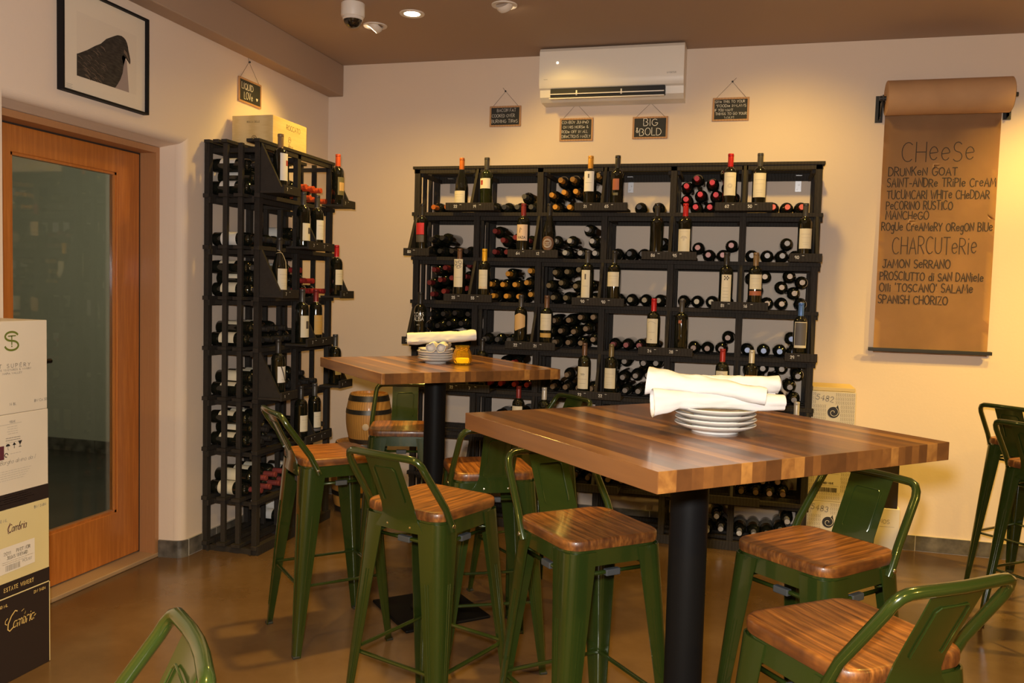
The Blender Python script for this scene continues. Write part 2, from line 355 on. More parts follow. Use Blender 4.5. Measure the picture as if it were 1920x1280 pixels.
def offs(pts,d):
    r=[]
    for i,p in enumerate(pts):
        a=pts[max(i-1,0)];b=pts[min(i+1,len(pts)-1)]; t=Vector((b[0]-a[0],b[1]-a[1])).normalized(); r.append((p[0]+t.y*d,p[1]-t.x*d))
    return r
po=offs(pi_,.012)
o.rings([[Vector((x,y,z)) for x,y in pi_+po[::-1]] for z in (0,.089)],smooth=False)
struct(o.obj('trim_2',m_slate))

# ------------------------------------------------------------------ glass door
m_door=wood('fir_door',((.42,.13,.022),(.52,.175,.032),(.58,.21,.042)),(18,18,1.1),2.2,3,.38,.25,axis='X')
m_jamb=wood('fir_jamb',((.36,.165,.065),(.44,.215,.09)),(16,16,1.2),2.2,3,.5,.1,axis='X')
m_sill=wood('oak_sill',((.36,.235,.135),(.46,.31,.185)),(14,1.2,14),2.5,3,.5,0,axis='X')
m_glass=P('door_glass',(.80,.88,.82),.02,trans=1,ior=1.5)
m_dark=P('dark_seal',(.03,.02,.015),.7)
d=MB()
d.box(-3.06,-2.905,3.718,DY1,0,DZ-.002); d.box(-3.06,-2.905,DY0,2.79,0,DZ-.002); d.box(-3.06,-2.905,2.79,3.718,2.083,DZ-.002)
dj=struct(d.obj('trim_3',m_jamb))
MB().box(-3.065,-2.90,DY0+.001,3.8,0.001,.022,bev=.004).obj('threshold',m_sill,dj)
Lf=struct(MB().box(-3.045,-3.0,3.555,3.712,.03,2.076,bev=.003).box(-3.045,-3.0,2.80,2.925,.03,2.076,bev=.003).box(-3.045,-3.0,2.92,3.56,1.962,2.076,bev=.003).box(-3.045,-3.0,2.92,3.56,.03,.272,bev=.003).obj('door_1',m_door))
b=MB()
for a in ((2.925,3.555,.272,.284),(2.925,3.555,1.95,1.962),(2.925,2.937,.272,1.962),(3.543,3.555,.272,1.962)): b.box(-3.04,-3.006,a[0],a[1],a[2],a[3])
b.obj('glazing_bead',m_door,Lf)
MB().box(-3.026,-3.019,2.93,3.55,.277,1.957).obj('glass_pane',m_glass,Lf)
b=MB(); b.box(-3.0,-2.992,2.845,2.885,.98,1.16,bev=.003); b.tube([(-2.995,2.865,1.075),(-2.945,2.865,1.075),(-2.935,2.885,1.075),(-2.935,3.065,1.072)],.0105,10)
b.obj('door_handle',P('bronze_handle',(.03,.024,.02),.35,.8),Lf)
b=MB(); b.box(-3.05,-3.0,3.712,3.718,.025,2.08); b.box(-3.05,-3.0,2.79,3.718,2.076,2.083); b.obj('door_seal',m_dark,Lf)
# the hall seen through the glass
m_hall=P('hall_plaster',(.46,.45,.38),.8)
m_hfloor=P('hall_floor',(.055,.05,.042),.45,var=.3,vscale=3)
struct(MB().box(-6.2,WX-.27,YR,7,0.0,.004).obj('trim_4',m_hfloor))
struct(MB().box(-6.2,WX-.15,5.85,6.0,0.004,2.7).obj('wall_hall_end',m_hall))
struct(MB().box(-6.2,-6.05,1,5.85,0.004,2.7).obj('wall_hall_far',m_hall))
struct(MB().box(-6.2,WX-.27,1,6,2.55,2.7).obj('trim_5',P('hall_ceiling',(.2,.19,.15),.8)))
h=MB()
for k in range(11): h.box(-6.05+k*.3,-6.05+k*.3+.295,5.836,5.85,.004,.105)
struct(h.obj('baseboard_hall',m_slate))

# ------------------------------------------------------------------ ceiling fixtures
m_trim=P('lamp_trim_white',(.74,.66,.58),.45)
m_lens=P('lamp_lens',(1,.86,.62),.4,emit=22,ecol=(1,.80,.5))
LLAB=['swivel ceiling spotlight beside the domed security camera','glowing recessed ceiling downlight in a white ring','swivel ceiling spotlight at the top edge, right of the glowing downlight']
for i,(x,y,ax,ay,az,wt,cn) in enumerate(LIGHTS):
    eye=(i in (0,2,3,4,5)); e=empty('swivel_spotlight' if eye else 'recessed_downlight',(x,y,CEIL),0,LLAB[i] if i<3 else 'unseen ceiling lamp placed out of view to light the room','ceiling light','ceiling lamps' if i<3 else 'ceiling lamps out of view')
    r=MB(); r.lathe([(.044,0),(.044,-.004),(.066,-.006),(.068,-.002),(.068,0)],32,None,False,False); r.obj('trim_ring',m_trim,e)
    if eye:
        a=(Vector((ax,ay,az))-Vector((x,y,CEIL))).normalized(); T=Vector((0,0,-1)).rotation_difference(a).to_matrix().to_4x4()
        r=MB(); r.lathe([(.044,.012),(.046,0),(.043,-.014),(.036,-.026),(.033,-.026),(.033,-.016)],28,T@Matrix.Scale(1,4),True,False); r.obj('swivel_eyeball',m_trim,e)
        r=MB(); r.lathe([(.0325,-.018),(.001,-.018)],24,T,False,True); r.obj('lamp_face',m_lens,e)
    else:
        r=MB(); r.lathe([(.0445,-.003),(.001,-.003)],28,None,False,True); r.obj('lamp_face',m_lens,e)
e=empty('security_camera',(-2.05,4.17,CEIL),0,'white domed security camera on the ceiling above the left rack','camera')
m_cw=P('camera_white',(.78,.72,.66),.4)
r=MB(); r.lathe([(.060,0),(.062,-.002),(.062,-.062),(.058,-.070),(.05,-.072)],36); r.obj('housing',m_cw,e)
r=MB(); r.lathe([(.050,-.070),(.050,-.078)]+[(.049*math.cos(math.radians(a)),-.08-.047*math.sin(math.radians(a))) for a in range(0,90,12)]+[(.001,-.127)],32); r.obj('smoked_dome',P('smoked_dome',(.012,.01,.009),.06,coat=.6),e)
r=MB(); r.lathe([(.0515,-.070),(.0535,-.075),(.0535,-.082),(.0495,-.086)],32,None,False,False); r.obj('dome_ring',m_cw,e)

# ------------------------------------------------------------------ tables
m_steel=P('black_steel',(.0045,.0045,.005),.5,0,spec=.12,bump=.03,bscale=160)
m_block=butcher('walnut_block')
TZ=1.109; TT=.042
def table(loc,rot,hx,hy,label):
    e=empty('bar_table',loc,rot,label,'table','butcher block bar tables')
    MB().box(-hx,hx,-hy,hy,TZ-TT,TZ,bev=.001).obj('tabletop',m_block,e)
    c=MB(); c.lathe([(.047,.02),(.047,TZ-TT-.012)],32); c.obj('column',m_steel,e)
    c=MB(); c.box(-.2,.2,-.2,.2,0,.014,bev=.006); c.lathe([(.09,.014),(.085,.022),(.05,.028)],28); c.obj('base_plate',m_steel,e)
    c=MB(); c.box(-.17,.17,-.03,.03,TZ-TT-.014,TZ-TT); c.box(-.03,.03,-.17,.17,TZ-TT-.014,TZ-TT); c.obj('mounting_cross',m_steel,e)
    return e
R=math.radians
table((-.113,2.141,0),R(134.8),.396,.432,'nearer wooden bar table with five white napkins on a plate stack'.replace('five ',''))
table((-1.30,3.51,0),R(134.8),.39,.40,'farther wooden bar table holding the amber glass candle jar')

# ------------------------------------------------------------------ bar stools
m_green=P('green_enamel',(.021,.036,.006),.22,.15,coat=.7)
m_rivet=P('bright_rivet',(.75,.68,.55),.25,1)
m_rubber=P('grey_rubber',(.045,.05,.055),.6)
m_foot=P('dark_rubber',(.02,.022,.015),.6)
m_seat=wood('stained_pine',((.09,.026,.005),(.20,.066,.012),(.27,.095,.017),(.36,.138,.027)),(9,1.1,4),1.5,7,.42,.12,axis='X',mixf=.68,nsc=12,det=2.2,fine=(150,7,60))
SEAT=.76
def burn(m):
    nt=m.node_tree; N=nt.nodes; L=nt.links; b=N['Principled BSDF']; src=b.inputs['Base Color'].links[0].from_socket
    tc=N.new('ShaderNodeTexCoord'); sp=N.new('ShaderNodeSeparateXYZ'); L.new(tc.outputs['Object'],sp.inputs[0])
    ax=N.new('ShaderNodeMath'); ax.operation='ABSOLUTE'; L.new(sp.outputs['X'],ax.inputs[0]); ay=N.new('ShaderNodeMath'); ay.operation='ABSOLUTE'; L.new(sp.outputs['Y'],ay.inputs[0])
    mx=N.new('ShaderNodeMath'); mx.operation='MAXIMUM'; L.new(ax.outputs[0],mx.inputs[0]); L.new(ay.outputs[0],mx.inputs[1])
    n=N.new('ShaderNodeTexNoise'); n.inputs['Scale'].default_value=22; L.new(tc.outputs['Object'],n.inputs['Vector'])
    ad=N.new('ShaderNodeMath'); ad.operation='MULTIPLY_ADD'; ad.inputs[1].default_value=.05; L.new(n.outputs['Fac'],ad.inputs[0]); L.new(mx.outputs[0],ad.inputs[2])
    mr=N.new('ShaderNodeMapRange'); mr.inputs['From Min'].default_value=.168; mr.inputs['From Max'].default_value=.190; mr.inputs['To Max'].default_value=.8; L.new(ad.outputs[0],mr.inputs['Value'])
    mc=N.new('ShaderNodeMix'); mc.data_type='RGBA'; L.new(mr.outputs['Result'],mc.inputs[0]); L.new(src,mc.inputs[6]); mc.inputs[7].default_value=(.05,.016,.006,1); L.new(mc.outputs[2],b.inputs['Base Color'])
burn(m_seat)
def rrect(h,r,n=7,hy=None):
    hy=hy or h; o=[]
    for cx,cy,a0 in ((h-r,hy-r,0),(-h+r,hy-r,90),(-h+r,-hy+r,180),(h-r,-hy+r,270)):
        for i in range(n): 
            a=math.radians(a0+90*i/(n-1)); o.append((cx+r*math.cos(a),cy+r*math.sin(a)))
    return o
def make_stool(loc,face,label):
    e=empty('bar_stool',loc,R(face-90),label,'stool','green metal bar stools with wooden seats')
    # wooden seat, edges rounded over, slightly dished
    zt=SEAT; b=MB(); rs=[]
    for h,z in ((.154,zt-.031),(.158,zt-.029),(.1595,zt-.018),(.159,zt-.006),(.1565,zt-.0015),(.152,zt),(.145,zt-.0003),(.09,zt-.002),(.03,zt-.003)):
        rs.append([Vector((x,y,z)) for x,y in rrect(h,min(.054,h*.4))])
    b.rings(rs); b.obj('seat',m_seat,e,50)
    # skirt under the seat
    b=MB(); zs=SEAT-.031
    o1=rrect(.153,.05); o2=rrect(.1565,.05); i1=rrect(.150,.048)
    b.rings([[Vector((x,y,z)) for x,y in q] for q,z in ((o1,zs),(o2,zs-.045),(i1,zs-.045),(i1,zs-.004),(rrect(.02,.01),zs-.004))],True,False,True,smooth=True)
    b.rings([[Vector((x,y,z)) for x,y in q] for q,z in ((o1,zs),(rrect(.02,.01),zs))],True,False,True)
    b.obj('seat_skirt',m_green,e)
    # four folded sheet legs
    def leg(sx,sy):
        lb=MB(); rs=[]
        for k in range(9):
            t=k/8; z=zs-.006-(zs-.006)*t; c=.1575+(.205-.1575)*t; wd=.088+(.029-.088)*t; rr=.034+(.014-.034)*t; th=.0035
            outer=[(c-.0005*0-wd,c),(c-wd*.72,c+.001),(c-rr,c)]+[(c-rr+rr*math.sin(R(a)),c-rr+rr*math.cos(R(a))) for a in (15,30,45,60,75)]+[(c,c-rr),(c+.001,c-wd*.72),(c,c-wd)]
            inner=[(x-th if j>5 else x-th*(j/5 if j>0 else 0),y-th if j<5 else y-th*((10-j)/5 if j<10 else 0)) for j,(x,y) in enumerate(outer)]
            inner=[(c-th,c-wd),(c-th,c-rr)]+[(c-rr+(rr-th)*math.sin(R(a)),c-rr+(rr-th)*math.cos(R(a))) for a in (75,45,15)]+[(c-rr,c-th),(c-wd,c-th)]
            rs.append([Vector((sx*x,sy*y,z)) for x,y in outer+inner])
        lb.rings(rs)
        # pressed ridges running down the leg
        for q in (.30,.62):
            pts=[]
            for k in range(2,8):
                t=k/8; z=zs-.006-(zs-.006)*t; c=.1575+(.205-.1575)*t; wd=.088+(.029-.088)*t
                pts.append((c+.0012,c-wd*(.45+.45*q)))
            for sw in (0,1):
                lb.tube([Vector((sx*(a if sw==0 else b_),sy*(b_ if sw==0 else a),zs-.006-(zs-.006)*k/8)) for k,(a,b_) in zip(range(2,8),pts)],.0018,5)
        return lb.obj('leg',m_green,e,30)
    for sx in (-1,1):
        for sy in (-1,1):
            l=leg(sx,sy)
            f=MB(); f.box(sx*.205-.014,sx*.205+.014,sy*.205-.014,sy*.205+.014,0,.010,bev=.003,T=Matrix.Translation((-sx*.0125,-sy*.0125,0))); f.obj('rubber_foot',m_foot,l)
    # foot rail bars and the thin upper braces with their grey clips
    cz=lambda z:.205+(.1575-.205)*z/(zs-.006)
    zf=.27; c=cz(zf)-.012
    for a,b_ in (((-c,-c),(c,-c)),((c,-c),(c,c)),((c,c),(-c,c)),((-c,c),(-c,-c))):
        q=MB(); q.tube([(a[0],a[1],zf),(b_[0],b_[1],zf)],.0075,8,flat=.8); q.obj('foot_rail',m_green,e)
    zu=.655; c=cz(zu)-.03
    for a,b_ in (((-c,-c),(c,-c)),((c,-c),(c,c)),((c,c),(-c,c)),((-c,c),(-c,-c))):
        q=MB(); q.tube([(a[0],a[1],zu),(b_[0],b_[1],zu)],.006,8); r_=q.obj('brace',m_green,e)
        mx,my=(a[0]+b_[0])/2,(a[1]+b_[1])/2; q=MB()
        if abs(a[0]-b_[0])>abs(a[1]-b_[1]): q.box(mx-.024,mx+.024,my-.009,my+.009,zu-.011,zu+.008,bev=.003)
        else: q.box(mx-.009,mx+.009,my-.024,my+.024,zu-.011,zu+.008,bev=.003)
        q.obj('rubber_clip',m_rubber,r_)
    # back: bent tube and a pressed plate
    zt2=.933; pts=[(.160,-.098,.700),(.162,-.108,.722),(.160,-.135,.775)]
    top=[(.150,-.222,.895),(.146,-.232,.913),(.137,-.240,.926),(.122,-.244,.932),(.10,-.246,zt2),(.05,-.251,zt2+.001),(0,-.253,zt2+.001)]
    full=pts+top; full=full+[(-x,y,z) for x,y,z in reversed(full[:-1])]
    bk=MB().tube(full,.0115,12).obj('back_tube',m_green,e,60)
    for sx in (-1,1):
        q=MB(); q.lathe([(.007,0),(.006,.003),(.001,.004)],12,Matrix.Translation((sx*.171,-.106,.716))@Matrix.Rotation(sx*PI/2,4,'Y')); q.obj('rivet',m_rivet,bk)
    q=MB(); rs=[]
    for y,z,wd in ((-.1605,zs-.043,.10),(-.1605,zs-.01,.075),(-.163,zs+.012,.068),(-.172,zs+.04,.066),(-.196,zs+.09,.066),(-.222,zs+.143,.066),(-.246,zs+.193,.067),(-.250,zs+.203,.067)):
        rs.append([Vector((x,y+yo,z)) for x,yo in ((-wd,0),(-wd*.5,-.004),(0,-.005),(wd*.5,-.004),(wd,0),(wd,.003),(wd*.5,-.001),(0,-.002),(-wd*.5,-.001),(-wd,.003))])
    q.rings(rs)
    pl=q.obj('back_plate',m_green,e,40)
    q=MB()
    for off in (-.006,.003):
        y=lambda z:-.172+(-.246+.172)*(z-(zs+.04))/.153+off
        z0,z1=zs+.052,zs+.165
        q.tube([(x,y(z),z) for x,z in ((-.04,z0),(-.042,z0+.006),(-.042,z1-.008),(-.034,z1),(.034,z1),(.042,z1-.008),(.042,z0+.006),(.04,z0))],.0020,6)
    q.obj('pressed_outline',m_green,pl)
    for x in (-.045,.045):
        q=MB(); q.lathe([(.006,0),(.005,.003),(.001,.004)],12,Matrix.Translation((x,-.161,zs-.028))@Matrix.Rotation(PI/2,4,'X')); q.obj('rivet',m_rivet,pl)
    return e
STOOLS=[((-1.618,3.15),46,'green bar stool left of the farther table, back toward the corner bottle rack'),
((-.950,2.565),71,'green bar stool with its back plate toward the viewer, in front of both tables'),
((-.42,2.445),-47,'green bar stool tucked backwards under the left corner of the nearer table'),
((.214,2.45),-131,'green bar stool right of the near table column, back below the table edge'),
((.233,1.827),129,'nearest full stool at lower right, seat half in the table shadow'),
((-1.60,3.875),-70,'green bar stool behind the farther table column, in front of the small barrels'),
((-.936,3.136),118,'green bar stool mostly hidden between the two tables, rivets on its back skirt'),
((-.94,3.81),225,'green bar stool behind the nearer table, only its back arch above the tabletop'),
((1.43,4.78),45,'dark bar stool at far right against the bright wall'),
((1.34,4.12),40,'dark bar stool cut by the right picture edge, in front of another'),
((-.89,.82),225,'green stool back rising from the bottom edge at left')]
st0=None
for (x,y),f,lb in STOOLS:
    if st0 is None: st0=make_stool((x,y,0),f,lb)
    else:
        c=copy_tree(st0); c.location=(x,y,0); c.rotation_euler=(0,0,R(f-90)); c['label']=lb
# ------------------------------------------------------------------ bottle racks
m_rack=wood('black_stained_wood',((.025,.021,.0175),(.032,.027,.023),(.039,.033,.028)),(6,6,6),3,4,.7,spec=.18)
m_chalk=P('chalk_white',(.80,.78,.74),.9)
m_zinc=P('zinc_bracket',(.62,.62,.64),.35,.8)
CW=.3885; ROWS=[1.903,1.633,1.366,1.10,.832,.56,.295,.05]
def make_rack(loc,rz,ncol,dep,label,ledges,prices,brackets):
    e=empty('wine_rack',loc,rz,label,'wine rack','black wooden wine racks')
    W=ncol*CW
    for i in range(ncol+1):
        x=i*CW; b=MB()
        b.box(x-.018,x+.018,0,.030,0,2.165,bev=.002)
        n=2; 
        for k in range(n):
            y=.03+(dep-.06)*(k+1)/(n+1); b.box(x-.010,x+.010,y-.013,y+.013,.02,2.165,bev=.0015)
        b.box(x-.018,x+.018,dep-.028,dep,0,2.165,bev=.002)
        for z in ROWS[:-1]+[2.165]:
            if i<ncol: b.box(x+.0185,x+.034,.02,dep-.005,z-.045,z-.022)
            if i>0: b.box(x-.034,x-.0185,.02,dep-.005,z-.045,z-.022)
        b.box(x-.012,x+.012,.03,dep-.03,0.0,.03)
        b.obj('divider',m_rack,e)
    for z in ROWS:
        b=MB(); x0,x1=-.03,W+.03
        b.box(x0,x1,-.008,.024,z-.022,z,bev=.0015); b.box(x0,x1,.024,.036,z-.046,z-.016)
        for k in (1,2): 
            y=.03+(dep-.06)*k/3; b.box(x0,x1,y-.026,y+.026,z-.018,z,bev=.0015)
        b.box(x0,x1,dep-.034,dep+.0,z-.022,z,bev=.0015); b.box(x0,x1,dep-.045,dep-.036,z-.05,z-.02)
        if z<.1: b.box(-.019,W+.019,-.012,.0,0,.052,bev=.002)
        b.obj('shelf',m_rack,e)
    b=MB()
    for y in (.012,.055,dep-.125,dep-.075,dep-.022):
        b.box(-.03,W+.03,y-.017,y+.017,2.165,2.182,bev=.0015)
    b.box(-.02,W+.02,.0,.016,2.14,2.165); b.box(-.02,W+.02,dep-.018,dep-.002,2.122,2.165)
    b.obj('top_slats',m_rack,e)
    for (r,i) in ledges:
        z=ROWS[r]; xc=i*CW
        if i==0: a0,a1=-.024,.141
        elif i==ncol: a0,a1=W-.141,W+.024
        else: a0,a1=xc-.15,xc+.15
        b=MB(); b.box(a0,a1,-.135,-.008,z+.001,z+.012); b.box(a0,a1,-.146,-.134,z-.002,z+.043,bev=.0015)
        lg=b.obj('display_ledge',m_rack,e)
        b=MB(); T=Matrix(((0,1,0,xc-.008),(1,0,0,0),(0,0,1,z),(0,0,0,1)))
        b.prism([(-.001,.262),(-.001,.012),(-.133,.012),(-.133,.030),(-.118,.036)],.016,T); b.obj('gusset',m_rack,lg)
        pr=prices.get((r,i))
        if pr:
            f=planeY(-.146)
            for k,t in enumerate(pr):
                b=MB()
                u=(xc-.075 if len(pr)==2 and k==0 else xc+.045) if 0<i<ncol else (a0+.05)
                write(b,t,u-.022,z+.014,.015,.0028,f,jit=.04,track=.25)
                ribbon(b,[(u+.014,z+.031),(u+.024,z+.031)],.0022,f)
                b.obj('price_lettering',m_chalk,lg)
    for x in brackets:
        b=MB(); b.box(x-.017,x+.017,dep-.004,dep-.0015,2.06,2.15,bev=.0005); b.box(x-.017,x+.017,dep-.05,dep-.0015,2.148,2.151)
        for zz in (2.075,2.10): b.lathe([(.005,0),(.004,.002)],10,Matrix.Translation((x-.006+(zz-2.075)*.4,dep-.004,zz))@Matrix.Rotation(PI/2,4,'X'))
        b.obj('corner_bracket',m_zinc,e)
    return e
BX,BY=-1.972,4.93; BD=.36
LX,LY=-2.44,3.94; LD=.328
back_led=[(r,i) for r in range(7) for i in (range(1,6,2) if r%2==0 else range(0,7,2))]
bprice={(0,1):['22','19'],(0,3):['21','65'],(0,5):['62','50'],(1,0):['80'],(1,2):['64','12'],(1,4):['86','95'],(1,6):['90'],
(2,1):['25','55'],(2,3):['90','90'],(2,5):['81','16'],(3,0):['29'],(3,2):['22','21'],(3,4):['24','28'],(3,6):['29'],(4,1):['22','7'],(4,3):['22','22'],(4,5):['30','28'],(5,2):['18','26']}
make_rack((BX,BY,0),0,6,BD,'wide black wooden wine rack standing along the back wall',back_led,bprice,[.102,1.264,2.244])
left_led=[(r,i) for r in range(6) for i in ((0,2) if r%2==0 else (1,))]
lprice={(0,0):['7'],(0,2):['7'],(1,1):['7','7'],(2,0):['7'],(2,2):['1'],(3,1):['7','7'],(4,0):['1'],(4,2):['1'],(5,1):['7','1']}
make_rack((LX,LY,0),R(90),2,LD,'narrow black wooden wine rack in the left corner under the wooden crate',left_led,lprice,[])

# ------------------------------------------------------------------ bottles
m_bot=P('dark_bottle_glass',(.008,.009,.006),.05,coat=.5)
m_grn=P('green_bottle_glass',(.014,.02,.006),.05,coat=.5)
FOIL={'copper':(.62,.17,.03),'grey':(.10,.095,.085),'gold':(.72,.34,.045),'black':(.035,.032,.03),'red':(.52,.018,.02),'vermilion':(.66,.10,.03),
'maroon':(.24,.03,.028),'silver':(.46,.44,.42),'rose':(.24,.09,.07),'ash':(.17,.145,.125),'olive':(.20,.15,.07),'tan':(.24,.155,.08),'rosewood':(.28,.06,.055),
'brown':(.16,.085,.05),'iceblue':(.20,.25,.40),'crimson':(.42,.035,.03),'pewter':(.25,.21,.175),'white':(.55,.52,.48),'dark grey':(.07,.065,.06),'blue':(.09,.20,.52),'cream':(.68,.62,.48),'yellow':(.85,.47,.03)}
def fm(c): return P('foil_'+c,FOIL[c],.34,.2,bump=.05,bscale=300)
BR=.0371
BORD=[(.0005,.006),(.025,.004),(.033,0),(.0365,.003),(BR,.010),(BR,.188)]+[(.0148+(BR-.0148)*math.cos(R(a))**.9,.188+.037*math.sin(R(a))) for a in (20,40,55,70,82)]+[(.0142,.232),(.0138,.236)]
BURG=[(.0005,.006),(.026,.004),(.035,0),(.0385,.003),(.0395,.010),(.0395,.120),(.0385,.135),(.035,.155),(.029,.178),(.022,.200),(.0168,.220),(.0148,.236)]
def foil_prof(t=.302): return [(.0140,.228),(.0152,.2285),(.0152,.285),(.0146,.2865),(.0158,.288),(.0158,t-.003),(.0148,t),(.0005,t)]
MESH={}
def bmesh_of(key,fn):
    if key not in MESH: MESH[key]=fn()
    return MESH[key]
def glass_mesh(kind,n,mat):
    def f():
        b=MB(); b.lathe(BORD if kind=='bordeaux' else BURG,n); me=b.mesh('bottle_body',50); me.materials.append(mat); return me
    return bmesh_of(('g',kind,n,mat.name),f)
def foil_mesh(col,n):
    def f():
        b=MB(); b.lathe(foil_prof(),n); me=b.mesh('foil_capsule',40); me.materials.append(fm(col)); return me
    return bmesh_of(('f',col,n),f)
def neck_mesh(n):
    def f():
        b=MB(); b.lathe([(.0139,.226),(.0139,.24)],n); me=b.mesh('neck',40); me.materials.append(m_bot); return me
    return bmesh_of(('n',n),f)
LABC={'cream':(.80,.73,.56),'white':(.82,.79,.74),'grey':(.30,.30,.29),'red':(.62,.03,.035),'copper':(.42,.13,.06),'ochre':(.72,.46,.20),'orange':(.62,.27,.05),
'brown':(.18,.09,.045),'olive':(.16,.14,.07),'slate':(.13,.12,.12),'gold':(.62,.38,.10),'pinkcream':(.78,.58,.42),'ink':(.03,.028,.025)}
def lm(c): return P('label_'+c,LABC[c],.6)
m_ink=P('label_ink',(.10,.085,.07),.6); m_inkred=P('label_red_ink',(.42,.06,.04),.6); m_inkpale=P('label_pale_ink',(.50,.44,.36),.6)
def cylmap(r):
    return lambda u,v: Vector((r*math.sin(u/r),-r*math.cos(u/r),v))
def label_obj(par,r,z0,z1,half,col,shape='rect',u0=0):
    b=MB(); f=cylmap(r+.0005); hw=R(half)*r
    if shape=='rect':
        n=12
        for k in range(n):
            a=-hw+2*hw*k/n+u0; c=-hw+2*hw*(k+1)/n+u0
            b.face([b.bm.verts.new(f(*p)) for p in ((a,z0),(c,z0),(c,z1),(a,z1))],0,True)
    else:
        zc=(z0+z1)/2; hz=(z1-z0)/2; n=12
        top={'round':lambda t:(1-t*t)**.5,'shield':lambda t:1-.28*abs(t)**1.2}[shape]
        bot={'round':lambda t:(1-t*t)**.5,'shield':lambda t:.62-.38*t if t<.3 else .62-.114-.9*(t-.3)}[shape]
        if shape=='shield': bot=lambda t:1-.55*(t+1)/2 if t>-.7 else 1-.35*(-.7-t)/.3
        for k in range(n):
            t0=-1+2*k/n; t1=-1+2*(k+1)/n
            b.face([b.bm.verts.new(f(hw*t,zc+s*hz*g(t))) for t,s,g in ((t0,-1,bot),(t1,-1,bot),(t1,1,top),(t0,1,top))],0,True)
    bmesh.ops.remove_doubles(b.bm,verts=b.bm.verts[:],dist=.00005)
    return b.obj('label',lm(col),par,60)
def lines(b,f,rows,size,w):
    for (t,v) in rows: write(b,t,0,v,size,w,f,'c',jit=.02,step=.004)
def scrib(b,f,u0,u1,v,w=.0012,seed=0):
    rnd=random.Random(seed); u=u0
    while u<u1:
        l=rnd.uniform(.004,.009); ribbon(b,[(u,v),(min(u+l,u1),v)],w,f,.003); u+=l+.0022
def print_label(lab,r,style,z0,z1,half):
    f=cylmap(r+.0009); b=MB(); mat=m_ink; hw=R(half)*r*.8; h=z1-z0
    if style=='text':
        for k,q in enumerate((.72,.55,.30,.2)): scrib(b,f,-hw*(.9-.15*k),hw*(.9-.15*k),z0+h*q,.0016 if k==0 else .001,k)
        mat=m_inkpale
    elif style=='stamp':
        rect(b,-hw*.85,-hw*.25,z0+h*.35,z0+h*.8,f,3); mat=m_inkred
    elif style=='square':
        rect(b,-hw*.1,hw*.7,z0+h*.4,z0+h*.75,f,3); mat=m_ink
    elif style=='redsquare':
        rect(b,0.0,hw*.9,z0+h*.55,z0+h*.75,f,3); mat=m_inkred
    elif style=='mark':
        rect(b,-.004,.004,z0+h*.66,z0+h*.86,f,2); scrib(b,f,-hw*.7,hw*.7,z0+h*.42,.0012,2)
    elif style=='oval':
        for s in (1,.6): ribbon(b,[(.012*s*math.cos(a*.35),z0+h*.42+.011*s*math.sin(a*.35)) for a in range(19)],.0016,f)
        scrib(b,f,-hw*.7,hw*.7,z0+h*.8,.0014,3); mat=m_inkpale
    elif style=='grapes':
        for dx,dy in ((-.012,.004),(0,0),(.012,.004),(.005,.008),(-.006,.009),(0,-.008)):
            ribbon(b,[(dx+.004*math.cos(a),z0+h*.58+dy+.004*math.sin(a)) for a in (0,1,2,3,4,5,6.28)],.002,f)
        ribbon(b,[(-.018,z0+h*.6),(-.006,z0+h*.68),(.006,z0+h*.68),(.018,z0+h*.6)],.0025,f); scrib(b,f,-hw*.8,hw*.8,z0+h*.88,.0012,4); mat=m_inkpale
    elif style=='maze':
        cz=z1-.03
        for k,s in enumerate((.024,.016,.008)):
            for q in range(3): ribbon(b,[(s*math.cos(q*2.1+k+a*.22),cz+s*math.sin(q*2.1+k+a*.22)) for a in range(8)],.0026,f)
        for q in range(6): ribbon(b,[(.010*math.cos(q*1.05),cz+.010*math.sin(q*1.05)),(.018*math.cos(q*1.05+.3),cz+.018*math.sin(q*1.05+.3))],.0026,f)
        scrib(b,f,-hw*.9,hw*.9,z0+h*.35,.001,5)
    elif style=='N':
        ribbon(b,[(-hw*.55,z1-.002),(-hw*.5,z1-.004),(hw*.45,z0+h*.12)],.0075,f,.004); scrib(b,f,-hw*.5,hw*.2,z0+h*.2,.001,6)
    elif style=='emblem':
        for q in range(3): ribbon(b,[(-.008+.008*q+.004*math.sin(a),z0+h*.62+.0025*a) for a in range(5)],.0022,f)
        ribbon(b,[(-.015,z0+h*.56),(.01,z0+h*.56)],.002,f); scrib(b,f,-hw*.9,hw*.9,z0+h*.44,.001,7); scrib(b,f,-hw*.7,hw*.7,z0+h*.25,.001,8)
    elif style=='letters':
        write(b,'VAZA',0,z0+h*.12,.014,.003,f,'c',step=.003); ribbon(b,[(-.012,z0+h*.5),(-.008,z0+h*.8),(0,z0+h*.7)],.004,f)
    elif style=='checker':
        for q in range(4):
            for s in range(3):
                if (q+s)%2==0: rect(b,-.014+q*.007,-.007+q*.007,z1-.03+s*.008,z1-.022+s*.008,f)
        for k in range(5): scrib(b,f,-hw*.8,hw*.5,z0+h*(.1+.11*k),.0009,k)
    elif style=='sketch':
        ribbon(b,[(-hw*.8,z1-.022),(-hw*.3,z1-.014),(hw*.2,z1-.017),(hw*.8,z1-.026)],.002,f,.004); scrib(b,f,-hw*.6,hw*.6,z0+h*.45,.002,9); scrib(b,f,-.004,.004,z0+h*.15,.004,10); mat=m_inkpale
    elif style=='ringtext':
        zc=(z0+z1)/2
        for s,wd in ((.025,.0022),(.019,.0014)): ribbon(b,[(s*math.cos(a*.27),zc+s*.95*math.sin(a*.27)) for a in range(25)],wd,f,.005)
        scrib(b,f,-.012,.012,zc+.003,.0022,2); scrib(b,f,-.012,.012,zc-.006,.0018,3); mat=m_chalk
    if len(b.bm.faces): return b.obj('label_print',mat,lab)
    b.bm.free()
